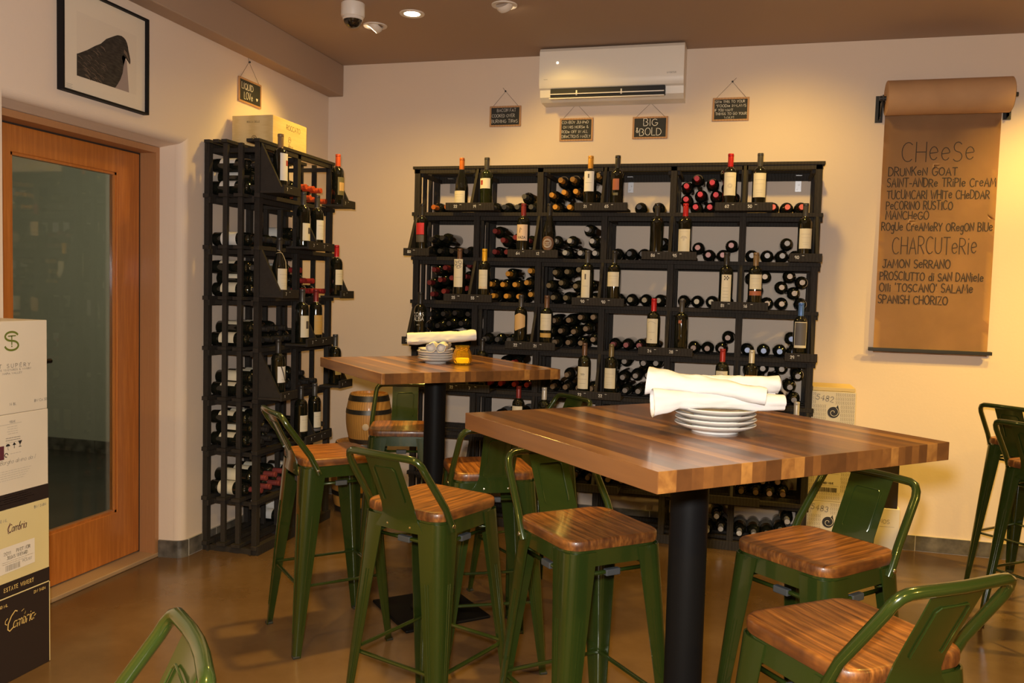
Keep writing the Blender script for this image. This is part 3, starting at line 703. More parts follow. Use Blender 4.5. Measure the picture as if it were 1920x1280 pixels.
def stand_bottle(p,rz,foil,label,lab=None,kind='bordeaux',extra=None,group='bottles standing on the rack ledges',h=1.0,glass=None):
    e=empty('wine_bottle',p,rz,label,'bottle',group)
    link('bottle_body',glass_mesh(kind,28,glass or m_bot),e); link('foil_capsule',foil_mesh(foil,20),e)
    r=BR if kind=='bordeaux' else .0395
    if lab:
        z0,z1,half,col,style=lab[:5]; shape=lab[5] if len(lab)>5 else 'rect'
        lo=label_obj(e,r,z0,z1,half,col,shape); print_label(lo,r,style,z0,z1,half)
    if extra:
        for q in extra:
            if q[0]=='band': label_obj(e,r,q[1],q[2],q[3],q[4]).name='label_band'
            elif q[0]=='neckband':
                b=MB(); b.lathe([(.0150,.216),(.0156,.217),(.0156,.230),(.0150,.231)],20,None,False,False); b.obj('neck_band',lm('cream'),e)
            elif q[0]=='script':
                b=MB(); f=cylmap(r+.0006)
                for t,v,s in q[1]: write(b,t,0,v,s,s*.13,f,'c',jit=.06,step=.003)
                b.obj('printed_lettering',m_chalk,e)
            elif q[0]=='twine':
                b=MB(); b.tube([(.0165*math.cos(a*.5),.0165*math.sin(a*.5),.222+.002*math.sin(a)) for a in range(14)],.0015,6)
                b.tube([(.0,-.018,.222),(.006,-.026,.205),(.012,-.036,.175),(.010,-.0395,.14)],.0016,6); b.tube([(-.002,-.018,.222),(-.022,-.026,.232),(-.034,-.02,.236)],.0016,6)
                b.obj('raffia_tie',P('raffia',(.62,.50,.30),.7),e)
    return e
def bpos(r,i,side):
    """world place on a ledge of the back rack"""
    x=i*CW+(side*.078 if 0<i<6 else (.064 if i==0 else -.064)); return (BX+x,BY-.071,ROWS[r]+.0125)
def lpos(r,i,side):
    x=i*CW+(side*.078 if 0<i<2 else (.064 if i==0 else -.064)); return (LX+.071,LY+x,ROWS[r]+.0125)
SB=[
(0,1,-1,'copper','burgundy-shaped bottle with orange foil and low cream label, top row left',(.028,.105,58,'cream','text'),'burgundy',None),
(0,1,1,'dark grey','dark-capped bottle with red-stamped cream label, beside the orange-foiled one',(.118,.178,60,'cream','stamp'),'bordeaux',None),
(0,3,-1,'gold','gold-foiled bottle with tall white label, top row of back rack',(.098,.212,50,'white','mark'),'bordeaux',None),
(0,3,1,'black','black bottle with small copper picture label, top row of back rack',(.105,.168,30,'copper','none'),'bordeaux',[('band',.075,.09,22,'olive')]),
(0,5,-1,'red','red-foiled bottle with cream oval-crest label, top row of back rack',(.072,.197,56,'cream','oval'),'bordeaux',None),
(0,5,1,'dark grey','dark-capped bottle with large cream label, rightmost of the top row',(.062,.192,60,'cream','text'),'bordeaux',None),
(1,0,0,'black','black bottle with red label on the second-row left end ledge',(.115,.185,42,'red','none'),'bordeaux',[('band',.07,.112,42,'ink')]),
(1,2,-1,'maroon','red-foiled bottle with lettered cream label, second row of back rack',(.085,.178,58,'pinkcream','letters'),'bordeaux',None),
(1,2,1,'black','dark sloping bottle with round brown medallion label, second row',(.030,.112,62,'brown','ringtext','round'),'burgundy',None),
(1,4,-1,'black','tall black bottle without any label, second row of back rack',None,'bordeaux',None),
(1,4,1,'red','red-foiled bottle with grape-leaf cream label, second row of back rack',(.035,.158,58,'cream','grapes'),'bordeaux',None),
(1,6,0,'dark grey','dark-capped bottle with cream label on the second-row right end ledge',(.058,.165,58,'cream','text'),'bordeaux',None),
(2,1,-1,'brown','brown-capped bottle with round maze drawing on its tall cream label',(.072,.238,46,'cream','maze'),'bordeaux',None),
(2,1,1,'yellow','yellow-capped bottle with narrow cream label, third row of back rack',(.065,.178,44,'cream','text'),'bordeaux',[('band',.065,.08,44.5,'ochre')]),
(2,3,-1,'dark grey','dark bottle with very long narrow cream label, third row middle',(.030,.188,42,'cream','mark'),'bordeaux',None),
(2,3,1,'black','dark-capped bottle with squarish cream label, third row middle',(.098,.180,62,'cream','text'),'bordeaux',None),
(2,5,-1,'black','dark bottle with checkered tall cream label, third row right',(.020,.178,44,'cream','checker'),'bordeaux',None),
(2,5,1,'tan','copper-capped bottle with cream label over a red-brown band, third row right',(.102,.182,58,'cream','text'),'bordeaux',[('band',.068,.092,58,'copper')]),
(3,0,0,'black','black bottle with white printed lettering on the fourth-row left end ledge',None,'bordeaux',[('script',(('COSS',.155,.022),('ALBA',.128,.022),('NAPA',.1,.006)))]),
(3,2,-1,'dark grey','dark bottle with slanted shield-shaped ochre label, fourth row',(.085,.195,58,'ochre','none','shield'),'bordeaux',None),
(3,2,1,'brown','brown-capped bottle with cream label above a gold band, fourth row',(.100,.196,58,'cream','text'),'bordeaux',[('band',.058,.083,58,'gold')]),
(3,4,-1,'red','bright red-foiled bottle with tall cream label, fourth row of back rack',(.050,.188,56,'cream','sketch'),'bordeaux',None),
(3,4,1,'dark grey','label-less dark bottle with a small red neck mark, fourth row',None,'bordeaux',[('band',.168,.185,14,'copper')]),
(3,6,0,'blue','blue-foiled bottle with bordered grey picture label, fourth-row right end',(.058,.198,56,'cream','none'),'bordeaux',[('picture',)]),
(4,1,1,'black','dark bottle hidden behind the farther table, beside the amber jar',None,'bordeaux',None),
(4,3,-1,'brown','brown-capped bottle with crested cream label, behind the nearer table',(.038,.166,56,'cream','emblem'),'bordeaux',None),
(4,3,1,'olive','olive-capped bottle with lined cream label, behind the nearer table',(.048,.165,58,'cream','text'),'bordeaux',None),
(4,5,-1,'crimson','red-foiled bottle with cream label just above the white napkins',(.045,.180,56,'cream','sketch'),'bordeaux',None),
(4,5,1,'cream','cream-capped bottle with orange label just above the white napkins',(.045,.165,56,'orange','text'),'bordeaux',None),
(5,2,-1,'maroon','maroon-capped bottle with cream label peeking over the near tabletop',(.075,.185,56,'cream','text'),'bordeaux',None),
(5,2,1,'white','white-capped dark bottle peeking over the near tabletop',None,'bordeaux',None),
(5,6,0,'white','white-capped bottle on the right end ledge just above the near tabletop',None,'bordeaux',None),
]
for r,i,s,fo_,lb,lab,kind,ex in SB:
    pic=ex and ex[0][0]=='picture'
    e=stand_bottle(bpos(r,i,s),R(random.Random(r*9+i).uniform(-9,9)),fo_,lb,lab,kind,None if pic else ex)
    if pic:
        p_=label_obj(e,BR+.0004,.072,.194,50,'slate'); p_.name='label_picture'
    if r==0 and i==1 and s==1: e.children[0].data=glass_mesh('bordeaux',28,m_grn)
SL=[
(0,0,0,'tan','tan-capped bottle with red-squared white label beside the wooden crate',(.06,.20,50,'white','redsquare'),None),
(0,2,0,'vermilion','red-orange-foiled bottle on the top far ledge of the left rack',(.06,.165,54,'olive','none'),[('band',.085,.135,40,'ochre')]),
(1,1,-1,'dark grey','dark bottle with cream label, second ledge of the left rack, nearer one',(.035,.13,54,'cream','square'),None),
(1,1,1,'dark grey','white-labelled dark bottle, second ledge of the left rack, farther one',(.05,.16,54,'white','text'),[('neckband',)]),
(2,0,0,'black','dark bottle tied with raffia, cream label, near ledge of left rack',(.03,.14,54,'cream','text'),[('twine',)]),
(2,2,0,'red','red-foiled bottle with cream neck band, third-row far ledge, left rack',(.065,.155,52,'cream','text'),[('neckband',)]),
(3,1,-1,'dark grey','dark bottle with black-squared cream label, fourth ledge of left rack',(.035,.155,52,'cream','square'),None),
(3,1,1,'maroon','maroon-capped bottle with golden label, fourth ledge of left rack',(.045,.155,54,'gold','text'),[('neckband',)]),
(4,0,0,'black','dark bottle whose white label bears one black diagonal stroke',(.075,.16,54,'white','N'),None),
(4,2,0,'dark grey','dark bottle with cream neck band behind the far table corner',(.06,.15,52,'cream','text'),[('neckband',)]),
(5,1,-1,'black','dark bottle with plain cream label, lowest left-rack ledge, nearer one',(.05,.14,54,'cream','text'),None),
(5,1,1,'dark grey','dark bottle with cream label, lowest left-rack ledge, farther one',(.05,.14,54,'cream','text'),[('band',.03,.045,54,'slate')]),
]
for r,i,s,fo_,lb,lab,ex in SL:
    stand_bottle(lpos(r,i,s),R(90+random.Random(r*5+i).uniform(-28,-8)),fo_,lb,lab,'burgundy' if (r,i)==(2,0) else 'bordeaux',ex)
CELLS={
(0,0):('copper',[0.088,0.179],[0.0373,0.0373]),
(0,1):('grey',[0.079,0.159,0.239,0.325,0.282],[0.0373,0.0373,0.0373,0.0373,0.0985]),
(0,2):('gold',[0.083,0.166,0.248,0.33,0.059,0.132,0.207,0.307,0.11,0.185,0.26,0.333],[0.0373,0.0373,0.0373,0.0373,0.1082,0.1237,0.1282,0.1083,0.1948,0.1997,0.2064,0.2197]),
(0,3):('black',[0.191,0.295],[0.0373,0.0373]),
(0,4):('red',[0.126,0.205,0.282,0.333,0.066,0.149,0.236,0.294,0.065,0.208,0.283,0.126],[0.0373,0.0373,0.0373,0.092,0.0812,0.1084,0.1053,0.1553,0.1558,0.1744,0.2291,0.1988]),
(0,5):('vermilion',[0.156,0.232,0.307],[0.0373,0.0373,0.0373]),
(1,0):('black',[0.055,0.137,0.221,0.31,0.079,0.153],[0.0373,0.0373,0.0373,0.0373,0.108,0.1178]),
(1,1):('maroon',[0.104,0.181,0.256,0.331,0.157,0.23,0.307,0.105],[0.0373,0.0373,0.0373,0.0373,0.108,0.1252,0.1079,0.162]),
(1,2):('silver',[0.059,0.153,0.247,0.333,0.083,0.177,0.31,0.281],[0.0373,0.0373,0.0373,0.0373,0.1079,0.1079,0.1082,0.1771]),
(1,3):('black',[0.067,0.145,0.22,0.296,0.333],[0.0373,0.0373,0.0373,0.0373,0.1022]),
(1,4):('rose',[0.083,0.208,0.283,0.333,0.145],[0.0373,0.0373,0.0373,0.0926,0.0781]),
(1,5):('ash',[0.056,0.139,0.216,0.292,0.242],[0.0373,0.0373,0.0373,0.0373,0.107]),
(2,0):('maroon',[0.097,0.17,0.243,0.317,0.073,0.146,0.222,0.305,0.104,0.18,0.333],[0.0373,0.0564,0.0691,0.0769,0.1079,0.1272,0.1405,0.1505,0.189,0.2022,0.2194]),
(2,1):('gold',[0.103,0.184,0.26,0.333,0.08,0.157,0.237,0.31,0.192,0.333],[0.0373,0.0373,0.0373,0.0514,0.1081,0.1069,0.1082,0.1222,0.173,0.1931]),
(2,2):('olive',[0.084,0.165,0.246,0.326,0.061,0.134,0.223,0.297,0.091,0.167,0.24],[0.0373,0.0373,0.0373,0.0373,0.1084,0.1258,0.1082,0.1156,0.1872,0.1927,0.2053]),
(2,3):('olive',[0.082,0.16,0.241,0.324],[0.0373,0.0373,0.0373,0.0373]),
(2,4):('olive',[0.075,0.15,0.233,0.316],[0.0373,0.0373,0.0373,0.0373]),
(2,5):('tan',[0.07,0.147,0.227,0.333,0.29,0.093,0.222,0.333,0.059,0.133,0.266],[0.0373,0.0373,0.0373,0.0373,0.0982,0.1082,0.1295,0.1591,0.1746,0.1867,0.1915]),
(3,0):('black',[0.082,0.163,0.247,0.319,0.139,0.212,0.288,0.055,0.079,0.166,0.246,0.333],[0.0373,0.0373,0.0373,0.0595,0.1078,0.1242,0.1274,0.1068,0.1775,0.1828,0.1905,0.1865]),
(3,1):('grey',[0.055,0.132,0.208,0.289],[0.0373,0.0373,0.0373,0.0373]),
(3,2):('tan',[0.105,0.184,0.263,0.333,0.061,0.136,0.218,0.292,0.092,0.187,0.259,0.333],[0.0373,0.0373,0.0373,0.0615,0.0973,0.1051,0.1033,0.1235,0.1654,0.1708,0.1904,0.1938]),
(3,3):('rosewood',[0.07,0.145,0.222,0.3],[0.0373,0.0373,0.0373,0.0373]),
(3,4):('brown',[0.142,0.217,0.297,0.333],[0.0373,0.0373,0.0373,0.1026]),
(3,5):('iceblue',[0.055,0.144,0.23,0.307,0.287],[0.0373,0.0373,0.0373,0.0373,0.1093]),
(4,1):('crimson',[0.089,0.165,0.246,0.327,0.126,0.204,0.279,0.167,0.243],[0.0373,0.0373,0.0373,0.0373,0.1019,0.101,0.1045,0.1656,0.17]),
(4,2):('tan',[0.101,0.179,0.257,0.333,0.183],[0.0373,0.0373,0.0373,0.0373,0.1118]),
(4,3):('pewter',[0.073,0.15,0.225,0.301,0.055,0.13,0.203,0.278,0.067,0.138,0.25,0.324],[0.0373,0.0373,0.0373,0.0373,0.1099,0.1144,0.1274,0.1342,0.1835,0.2088,0.2035,0.2063]),
(4,5):('pewter',[0.084,0.159,0.236,0.317,0.061,0.134,0.207,0.294,0.333,0.068,0.139,0.243],[0.0373,0.0373,0.0373,0.0373,0.1084,0.125,0.1417,0.1082,0.1718,0.1827,0.2058,0.2069]),
(5,1):('grey',[0.102,0.184,0.265,0.333,0.141,0.216,0.288],[0.0373,0.0373,0.0373,0.0678,0.1013,0.1048,0.127]),
(5,3):('grey',[0.089,0.164,0.239,0.316,0.112,0.187],[0.0373,0.0373,0.0373,0.0373,0.1083,0.1083]),
(6,2):('tan',[0.163,0.248,0.332],[0.0373,0.0373,0.0373]),
(6,3):('tan',[0.062,0.145],[0.0373,0.0373]),
(6,5):('tan',[0.055,0.13,0.205,0.28,0.092,0.167,0.251],[0.0373,0.0373,0.0373,0.0373,0.1025,0.1021,0.1061]),
(7,4):('silver',[0.26,0.333,0.309],[0.0373,0.0517,0.1223]),
(7,5):('white',[0.055,0.13,0.205,0.275,0.308],[0.0373,0.0373,0.0373,0.0631,0.13]),
}

ORD=['first','second','third','fourth','fifth','sixth','seventh','eighth']
ROWN=['top','second','third','fourth','fifth','sixth','seventh','bottom']
LAYN=['bottom','middle','upper','topmost']
COLW={'copper':'copper','grey':'grey','gold':'gold','black':'black','red':'red','vermilion':'orange-red','maroon':'maroon','silver':'silver','rose':'dusty rose','ash':'ash-grey','olive':'olive','tan':'tan','rosewood':'rose-red','brown':'brown','iceblue':'pale blue','crimson':'crimson','pewter':'pewter','white':'white','dark grey':'dark'}
def lab_mesh(col):
    def f():
        b=MB(); r=BR+.0005; n=16; hw=R(110)
        for k in range(n):
            a=-hw+2*hw*k/n; c=-hw+2*hw*(k+1)/n
            b.face([b.bm.verts.new(Vector((r*math.sin(t),-r*math.cos(t),z))) for t,z in ((a,.055),(c,.055),(c,.145),(a,.145))],0,True)
        bmesh.ops.remove_doubles(b.bm,verts=b.bm.verts[:],dist=.00005)
        me=b.mesh('label',60); me.materials.append(lm(col)); return me
    return bmesh_of(('L',col),f)
def lay_cell(origin,rz,dep,row,c,foil,xs,zs,rack,labcol=None,twine=False,seed=0):
    rnd=random.Random(seed+row*31+c*7)
    idx=list(range(len(xs))); layer={}
    for k in idx:
        z=zs[k]; layer[k]=0 if z<.075 else (1 if z<.150 else (2 if z<.215 else 3))
    Tm=Matrix.Translation(origin)@Matrix.Rotation(rz,4,'Z')
    for k in idx:
        mates=sorted([j for j in idx if layer[j]==layer[k]],key=lambda j:xs[j]); n=mates.index(k)
        where='%s-capped bottle in %s rack, %s row, %s bin, %s layer, %s from left'%(COLW[foil],rack,ROWN[row],ORD[c],LAYN[layer[k]],ORD[n])
        p=Tm@Vector((c*CW+xs[k],dep-.012+rnd.uniform(-.008,.004),ROWS[row]+zs[k]))
        e=empty('wine_bottle',p,0,where,'bottle','%s-capped bottles lying in the %s row, %s bin of the %s rack'%(COLW[foil],ROWN[row],ORD[c],rack),rot=(PI/2,0,rz+rnd.uniform(-.012,.012)))
        roll=empty if False else None
        link('bottle_body',glass_mesh('bordeaux',16,m_bot),e); link('foil_capsule',foil_mesh(foil,12),e)
        if labcol:
            l=link('label',lab_mesh(labcol),e); l.rotation_euler=(0,0,PI+rnd.uniform(-.9,.9))
        if twine:
            t=link('raffia_tie',bmesh_of('tw',twine_mesh),e); t.rotation_euler=(0,0,rnd.uniform(0,6))
def twine_mesh():
    b=MB(); b.tube([(.0158*math.cos(a*.5),.0158*math.sin(a*.5),.226+.002*math.sin(a)) for a in range(14)],.0015,6); b.tube([(0,-.016,.226),(.01,-.028,.205),(.012,-.0385,.17)],.0014,6)
    me=b.mesh('raffia_tie'); me.materials.append(P('raffia',(.62,.50,.30),.7)); return me
BACKLAB={(1,0):'slate',(3,1):'slate'}
for (r,c),(fo_,xs,zs) in CELLS.items():
    lay_cell((BX,BY,0),0,BD,r,c,fo_,xs,zs,'back','grey' if (r,c) in ((5,1),(7,4),(7,5),(5,3)) else None)
def hexfill(ns,rev=False):
    xs=[];zs=[]; r=.0373; base=[.0556+.0924*k for k in range(4)]; z=r; dz=math.sqrt((2*r)**2-.0462**2)
    for li,n in enumerate(ns):
        row=base if li%2==0 else [.0556+.0462+.0924*k for k in range(3)]
        row=row[:n] if not rev else row[-n:]
        for x in row: xs.append(x); zs.append(z)
        z+=dz
    return xs,zs
LCELL={(0,0):([4,3,2],'black','white'),(0,1):([4,3],'vermilion',None),(1,0):([4],'black','white'),(1,1):([4,2],'ash','white'),(2,0):([4,3,2],'dark grey','cream'),
(2,1):([4,2,1],'crimson','white'),(3,0):([4,3],'black','cream'),(3,1):([4],'black',None),(4,0):([4,3],'black','cream'),(4,1):([3,1],'black',None),(5,0):([4,3,2],'black','cream'),
(5,1):([4],'black',None),(6,0):([4,3],'rosewood','cream'),(6,1):([3],'black','white'),(7,1):([4,2],'black','white')}
for (r,c),(ns,fo_,lc) in LCELL.items():
    xs,zs=hexfill(ns); lay_cell((LX,LY,0),R(90),LD,r,c,fo_,xs,zs,'left',lc,(r,c)==(2,0),seed=77)
# ------------------------------------------------------------------ small oak barrels in the corner
m_oak=wood('barrel_oak',((.48,.22,.045),(.60,.29,.065),(.68,.35,.085)),(7,7,.8),3,2,.45,.1)
m_hoop=P('galvanised_hoop',(.10,.095,.085),.42,.8,var=.3,vscale=20)
def barrel(loc,r0,r1,h,label,hoops,rz=0,bung=True):
    e=empty('oak_barrel',loc,rz,label,'barrel')
    prof=lambda z: r0+(r1-r0)*(1-((z-h/2)/(h/2))**2)
    b=MB(); n=40
    b.lathe([(.001,.012),(r0-.012,.012),(r0-.010,0),(r0,0)]+[(prof(h*k/14),h*k/14) for k in range(1,14)]+[(r0,h),(r0-.011,h),(r0-.013,h-.014),(.001,h-.014)],n); b.obj('staves',m_oak,e)
    for z0,z1 in hoops:
        b=MB(); b.lathe([(prof(z0*h)-.001,z0*h),(prof(z0*h)+.0025,z0*h),(prof(z1*h)+.0025,z1*h),(prof(z1*h)-.001,z1*h)],n,None,False,False); b.obj('hoop',m_hoop,e)
    if bung:
        b=MB(); r=prof(h*.36)
        a=math.radians(-73); T=Matrix.Translation((r*math.cos(a),r*math.sin(a),h*.36))@Matrix.Rotation(a,4,'Z')@Matrix.Rotation(PI/2,4,'Y')
        b.lathe([(.021,-.006),(.021,.003),(.018,.005),(.001,.005)],20,T); b.obj('bung',P('bung_wood',(.72,.55,.36),.6),e)
H4=((.02,.12),(.27,.34),(.62,.69),(.86,.98))
barrel((-2.37,5.03,0),.155,.185,.44,'lower oak barrel standing on the floor in the corner',((.0,.08),(.24,.31),(.66,.73),(.92,1.0)),0,False)
barrel((-2.315,5.03,.4405),.118,.146,.315,'small oak barrel with pale bung, stacked on the lower one',((.0,.09),(.60,.69),(.86,.97)))

# ------------------------------------------------------------------ cartons
def carton(loc,sx,sy,sz,mat,label,cat='box',group=None,name='wine_carton',seam=True):
    """box with its front left bottom corner region: x0..x0+sx, y0..y0+sy"""
    x,y,z=loc; e=empty(name,(x+sx/2,y+sy/2,z),0,label,cat,group)
    MB().box(-sx/2,sx/2,-sy/2,sy/2,.0005,sz-.0005,bev=.002).obj('carton_body',mat,e); return e
def onto(e,mb,name,mat):
    o=mb.obj(name,mat); o.parent=e; o.matrix_parent_inverse=Matrix.Translation(e.location).inverted(); return o
m_cw=P('carton_white',(.66,.59,.50),.6,var=.05,vscale=3)
m_cy=P('carton_cream',(.64,.54,.29),.6,var=.05,vscale=3)
m_ck=P('carton_black',(.022,.014,.014),.5)
m_cn=P('carton_ivory',(.84,.76,.62),.6)
m_grlogo=P('olive_green_ink',(.13,.16,.02),.6); m_gold=P('gold_ink',(.66,.47,.17),.45); m_bk=P('black_ink',(.02,.018,.02),.6); m_gy=P('grey_ink',(.30,.27,.23),.6); m_mar=P('maroon_ink',(.10,.02,.035),.6); m_sticker=P('sticker_white',(.72,.66,.60),.55)
FX=-2.461; f=planeX(FX,.0006); f2=planeX(FX,.0010); Y0,Y1=2.222,2.562; CY=2.392
LB=[]
zs=[0,.312,.622,.956]; hs=[.312,.310,.334,.326]
labs=['black wine carton with gold script, lowest of the left stack','pale yellow wine carton with a white sticker, second from the floor','white wine carton with small print and black base band, third from the floor','white wine carton with green monogram, topmost of the left stack']
mats=[m_ck,m_cy,m_cw,m_cw]
LB=[carton((FX-.305+(.004 if i==2 else 0),Y0-(.003*i),zs[i]),.305-(.004 if i==2 else 0),.34,hs[i],mats[i],labs[i],'box') for i in range(4)]
def sq(b,u0,u1,v,w=.0012,seed=0,step=(.006,.014)):
    rnd=random.Random(seed); u=u0
    while u<u1:
        l=rnd.uniform(*step); ribbon(b,[(u,v),(min(u+l,u1),v)],w,f); u+=l+.003
def script(b,t,u,v,s,w,fn,al='c'): write(b,t,u,v,s,w,fn,al,jit=.03,slant=.38,track=.08)
# black carton
def scr(b,t,u0,u1,v,s_,w,fn): write(b,t,u0,v,s_,w,fn,'l',width=(u1-u0),jit=.03,slant=.30,track=.10)
b=MB(); scr(b,'ambria',2.394,2.486,.190,.040,.0031,f)
ribbon(b,[(2.412,.246),(2.404,.250),(2.388,.236),(2.374,.212),(2.372,.192),(2.380,.184),(2.394,.192)],.0045,f); ribbon(b,[(2.371,.232),(2.362,.226),(2.361,.216),(2.368,.211)],.003,f); ribbon(b,[(2.482,.196),(2.494,.206)],.003,f); ribbon(b,[(2.432,.238),(2.442,.243)],.002,f)
onto(LB[0],b,'gold_lettering',m_gold)
b=MB(); write(b,'750 ML',2.372,.276,.010,.0018,f,'r'); onto(LB[0],b,'volume_lettering',m_gold)
b=MB(); write(b,'BW 5484',2.540,.284,.010,.0018,f,'r'); onto(LB[0],b,'number_lettering',m_gold)
b=MB(); rect(b,Y0+.001,Y1-.001,.306,.3105,f); rect(b,Y1-.005,Y1-.001,.004,.3105,f); onto(LB[0],b,'carton_edge',m_cy)
# pale yellow carton
z=zs[1]; b=MB(); rect(b,Y0,Y1-.003,z+.001,z+.050,f); onto(LB[1],b,'base_band',m_ck)
b=MB(); write(b,'ESTATE WINERY',2.357,z+.018,.0135,.0026,f2,'l',track=.5,width=.128); onto(LB[1],b,'gold_lettering',m_gold)
b=MB(); scr(b,'Cambria',2.376,2.455,z+.226,.027,.0026,f); ribbon(b,[(2.385,z+.258),(2.374,z+.240),(2.377,z+.222),(2.388,z+.226)],.0026,f); onto(LB[1],b,'brown_script',m_mar)
b=MB(); poly(b,[(2.330,z+.082),(2.492,z+.088),(2.491,z+.178),(2.330,z+.176)],f); onto(LB[1],b,'sticker',m_sticker)
b=MB(); write(b,'2011',2.357,z+.148,.011,.0022,f2,'l',width=.03); write(b,'PINOT NOIR',2.411,z+.148,.012,.0022,f2,'l',width=.06); write(b,"JULIA'S VINEYARD",2.371,z+.131,.011,.0022,f2,'l',width=.088)
for k in range(2): sq(b,2.352,2.485-.03*k,z+.123-.007*k,.001,k)
rnd=random.Random(4); u=2.364
while u<2.424:
    w_=rnd.choice((.001,.002,.003)); rect(b,u,u+w_,z+.090,z+.111,f2); u+=w_+rnd.choice((.0012,.002))
write(b,'PCS.107',2.438,z+.104,.009,.0015,f2,'l',width=.04); onto(LB[1],b,'sticker_lettering',m_gy)
b=MB(); write(b,'BW 5484',Y1-.018,z+.286,.010,.0016,f2,'r'); onto(LB[1],b,'number_lettering',m_gy)
b=MB(); write(b,'750 ML',2.372,z+.268,.010,.0016,f2,'r'); onto(LB[1],b,'volume_lettering',m_gy)
# white carton with small print
z=zs[2]; b=MB(); rect(b,Y0-.003,Y1-.006,z+.001,z+.055,f); onto(LB[2],b,'base_band',m_ck)
b=MB()
for k in range(4): sq(b,2.36-.02*(k%2),2.46+.03*(k%3)*.5,z+.044-.008*k,.0014,k+9)
onto(LB[2],b,'band_lettering',m_cw)
b=MB()
write(b,'VIGNE',2.397,z+.303,.007,.0018,f,'c'); ribbon(b,[(2.30,z+.297),(2.437,z+.300)],.0010,f)
for k in range(4): sq(b,2.375+.004*(k%2),2.42,z+.289-.008*k,.0010,k+20)
for k in range(3): sq(b,2.37,2.43,z+.250-.008*k,.0026 if k<2 else .0010,k+30)
for k in range(5): sq(b,2.30,2.478-.008*k,z+.135-.008*k,.0009,k+40)
scr(b,'Il Borgho divino da l',2.330,2.495,z+.160,.014,.0014,f)
sq(b,2.387,2.436,z+.194,.0010,50); onto(LB[2],b,'printed_lettering',m_gy)
b=MB(); u0=2.378; zi=z+.222
poly(b,[(u0+.009*math.cos(R(180-a)),zi+.0085*math.sin(R(a))) for a in range(0,181,20)],f); ribbon(b,[(u0,zi),(u0,zi-.011),(u0+.003,zi-.013)],.0015,f)
u0=2.405; ribbon(b,[(u0,zi-.010),(u0,zi+.006)],.0024,f); poly(b,[(u0-.008,zi+.001),(u0+.008,zi+.001),(u0,zi+.011)],f)
u0=2.430; poly(b,[(u0-.009,zi+.013),(u0+.009,zi+.013),(u0+.002,zi+.001),(u0-.002,zi+.001)],f); ribbon(b,[(u0,zi+.001),(u0,zi-.007)],.002,f); ribbon(b,[(u0-.005,zi-.008),(u0+.005,zi-.008)],.002,f)
ribbon(b,[(2.371+.007*math.cos(a),z+.192+.007*math.sin(a)) for a in (0,1,2,3,4,5)],.003,f)
onto(LB[2],b,'handling_icons',m_bk)
b=MB(); rect(b,2.315,2.362,z+.178,z+.226,f); onto(LB[2],b,'printed_square',m_mar)
# top carton
z=zs[3]; b=MB(); cx_,cz_=2.397,z+.256
S=[(cx_+.027*math.cos(R(a)),cz_+.016+.0155*math.sin(R(a))) for a in range(25,271,15)]+[(cx_+.028*math.cos(R(a)),cz_-.016+.0165*math.sin(R(a))) for a in range(90,-166,-15)]
ribbon(b,S,.0072,f); ribbon(b,[(cx_-.014,cz_+.017),(cx_+.016,cz_+.018)],.004,f2); ribbon(b,[(cx_,cz_+.017),(cx_,cz_-.012)],.0045,f2); rect(b,cx_-.0025,cx_+.0025,cz_-.021,cz_-.0165,f2); onto(LB[3],b,'green_monogram',m_grlogo)
b=MB(); write(b,'ST SUPéRY',2.476,z+.163,.0125,.0022,f,'r',track=.55,width=.150); write(b,'ESTATE VINEYARDS & WINERY',2.480,z+.152,.0062,.0013,f,'r',track=.4,width=.165); write(b,'NAPA VALLEY',2.358,z+.140,.0062,.0014,f,'l',width=.082)
onto(LB[3],b,'winery_lettering',m_gy)
b=MB(); write(b,'14 BL',2.40,z+.030,.009,.0015,f,'c'); onto(LB[3],b,'volume_lettering',m_gy)
b=MB(); write(b,'BW CA 50',Y1-.012,z+.031,.009,.0017,f,'r'); onto(LB[3],b,'number_lettering',m_gy)
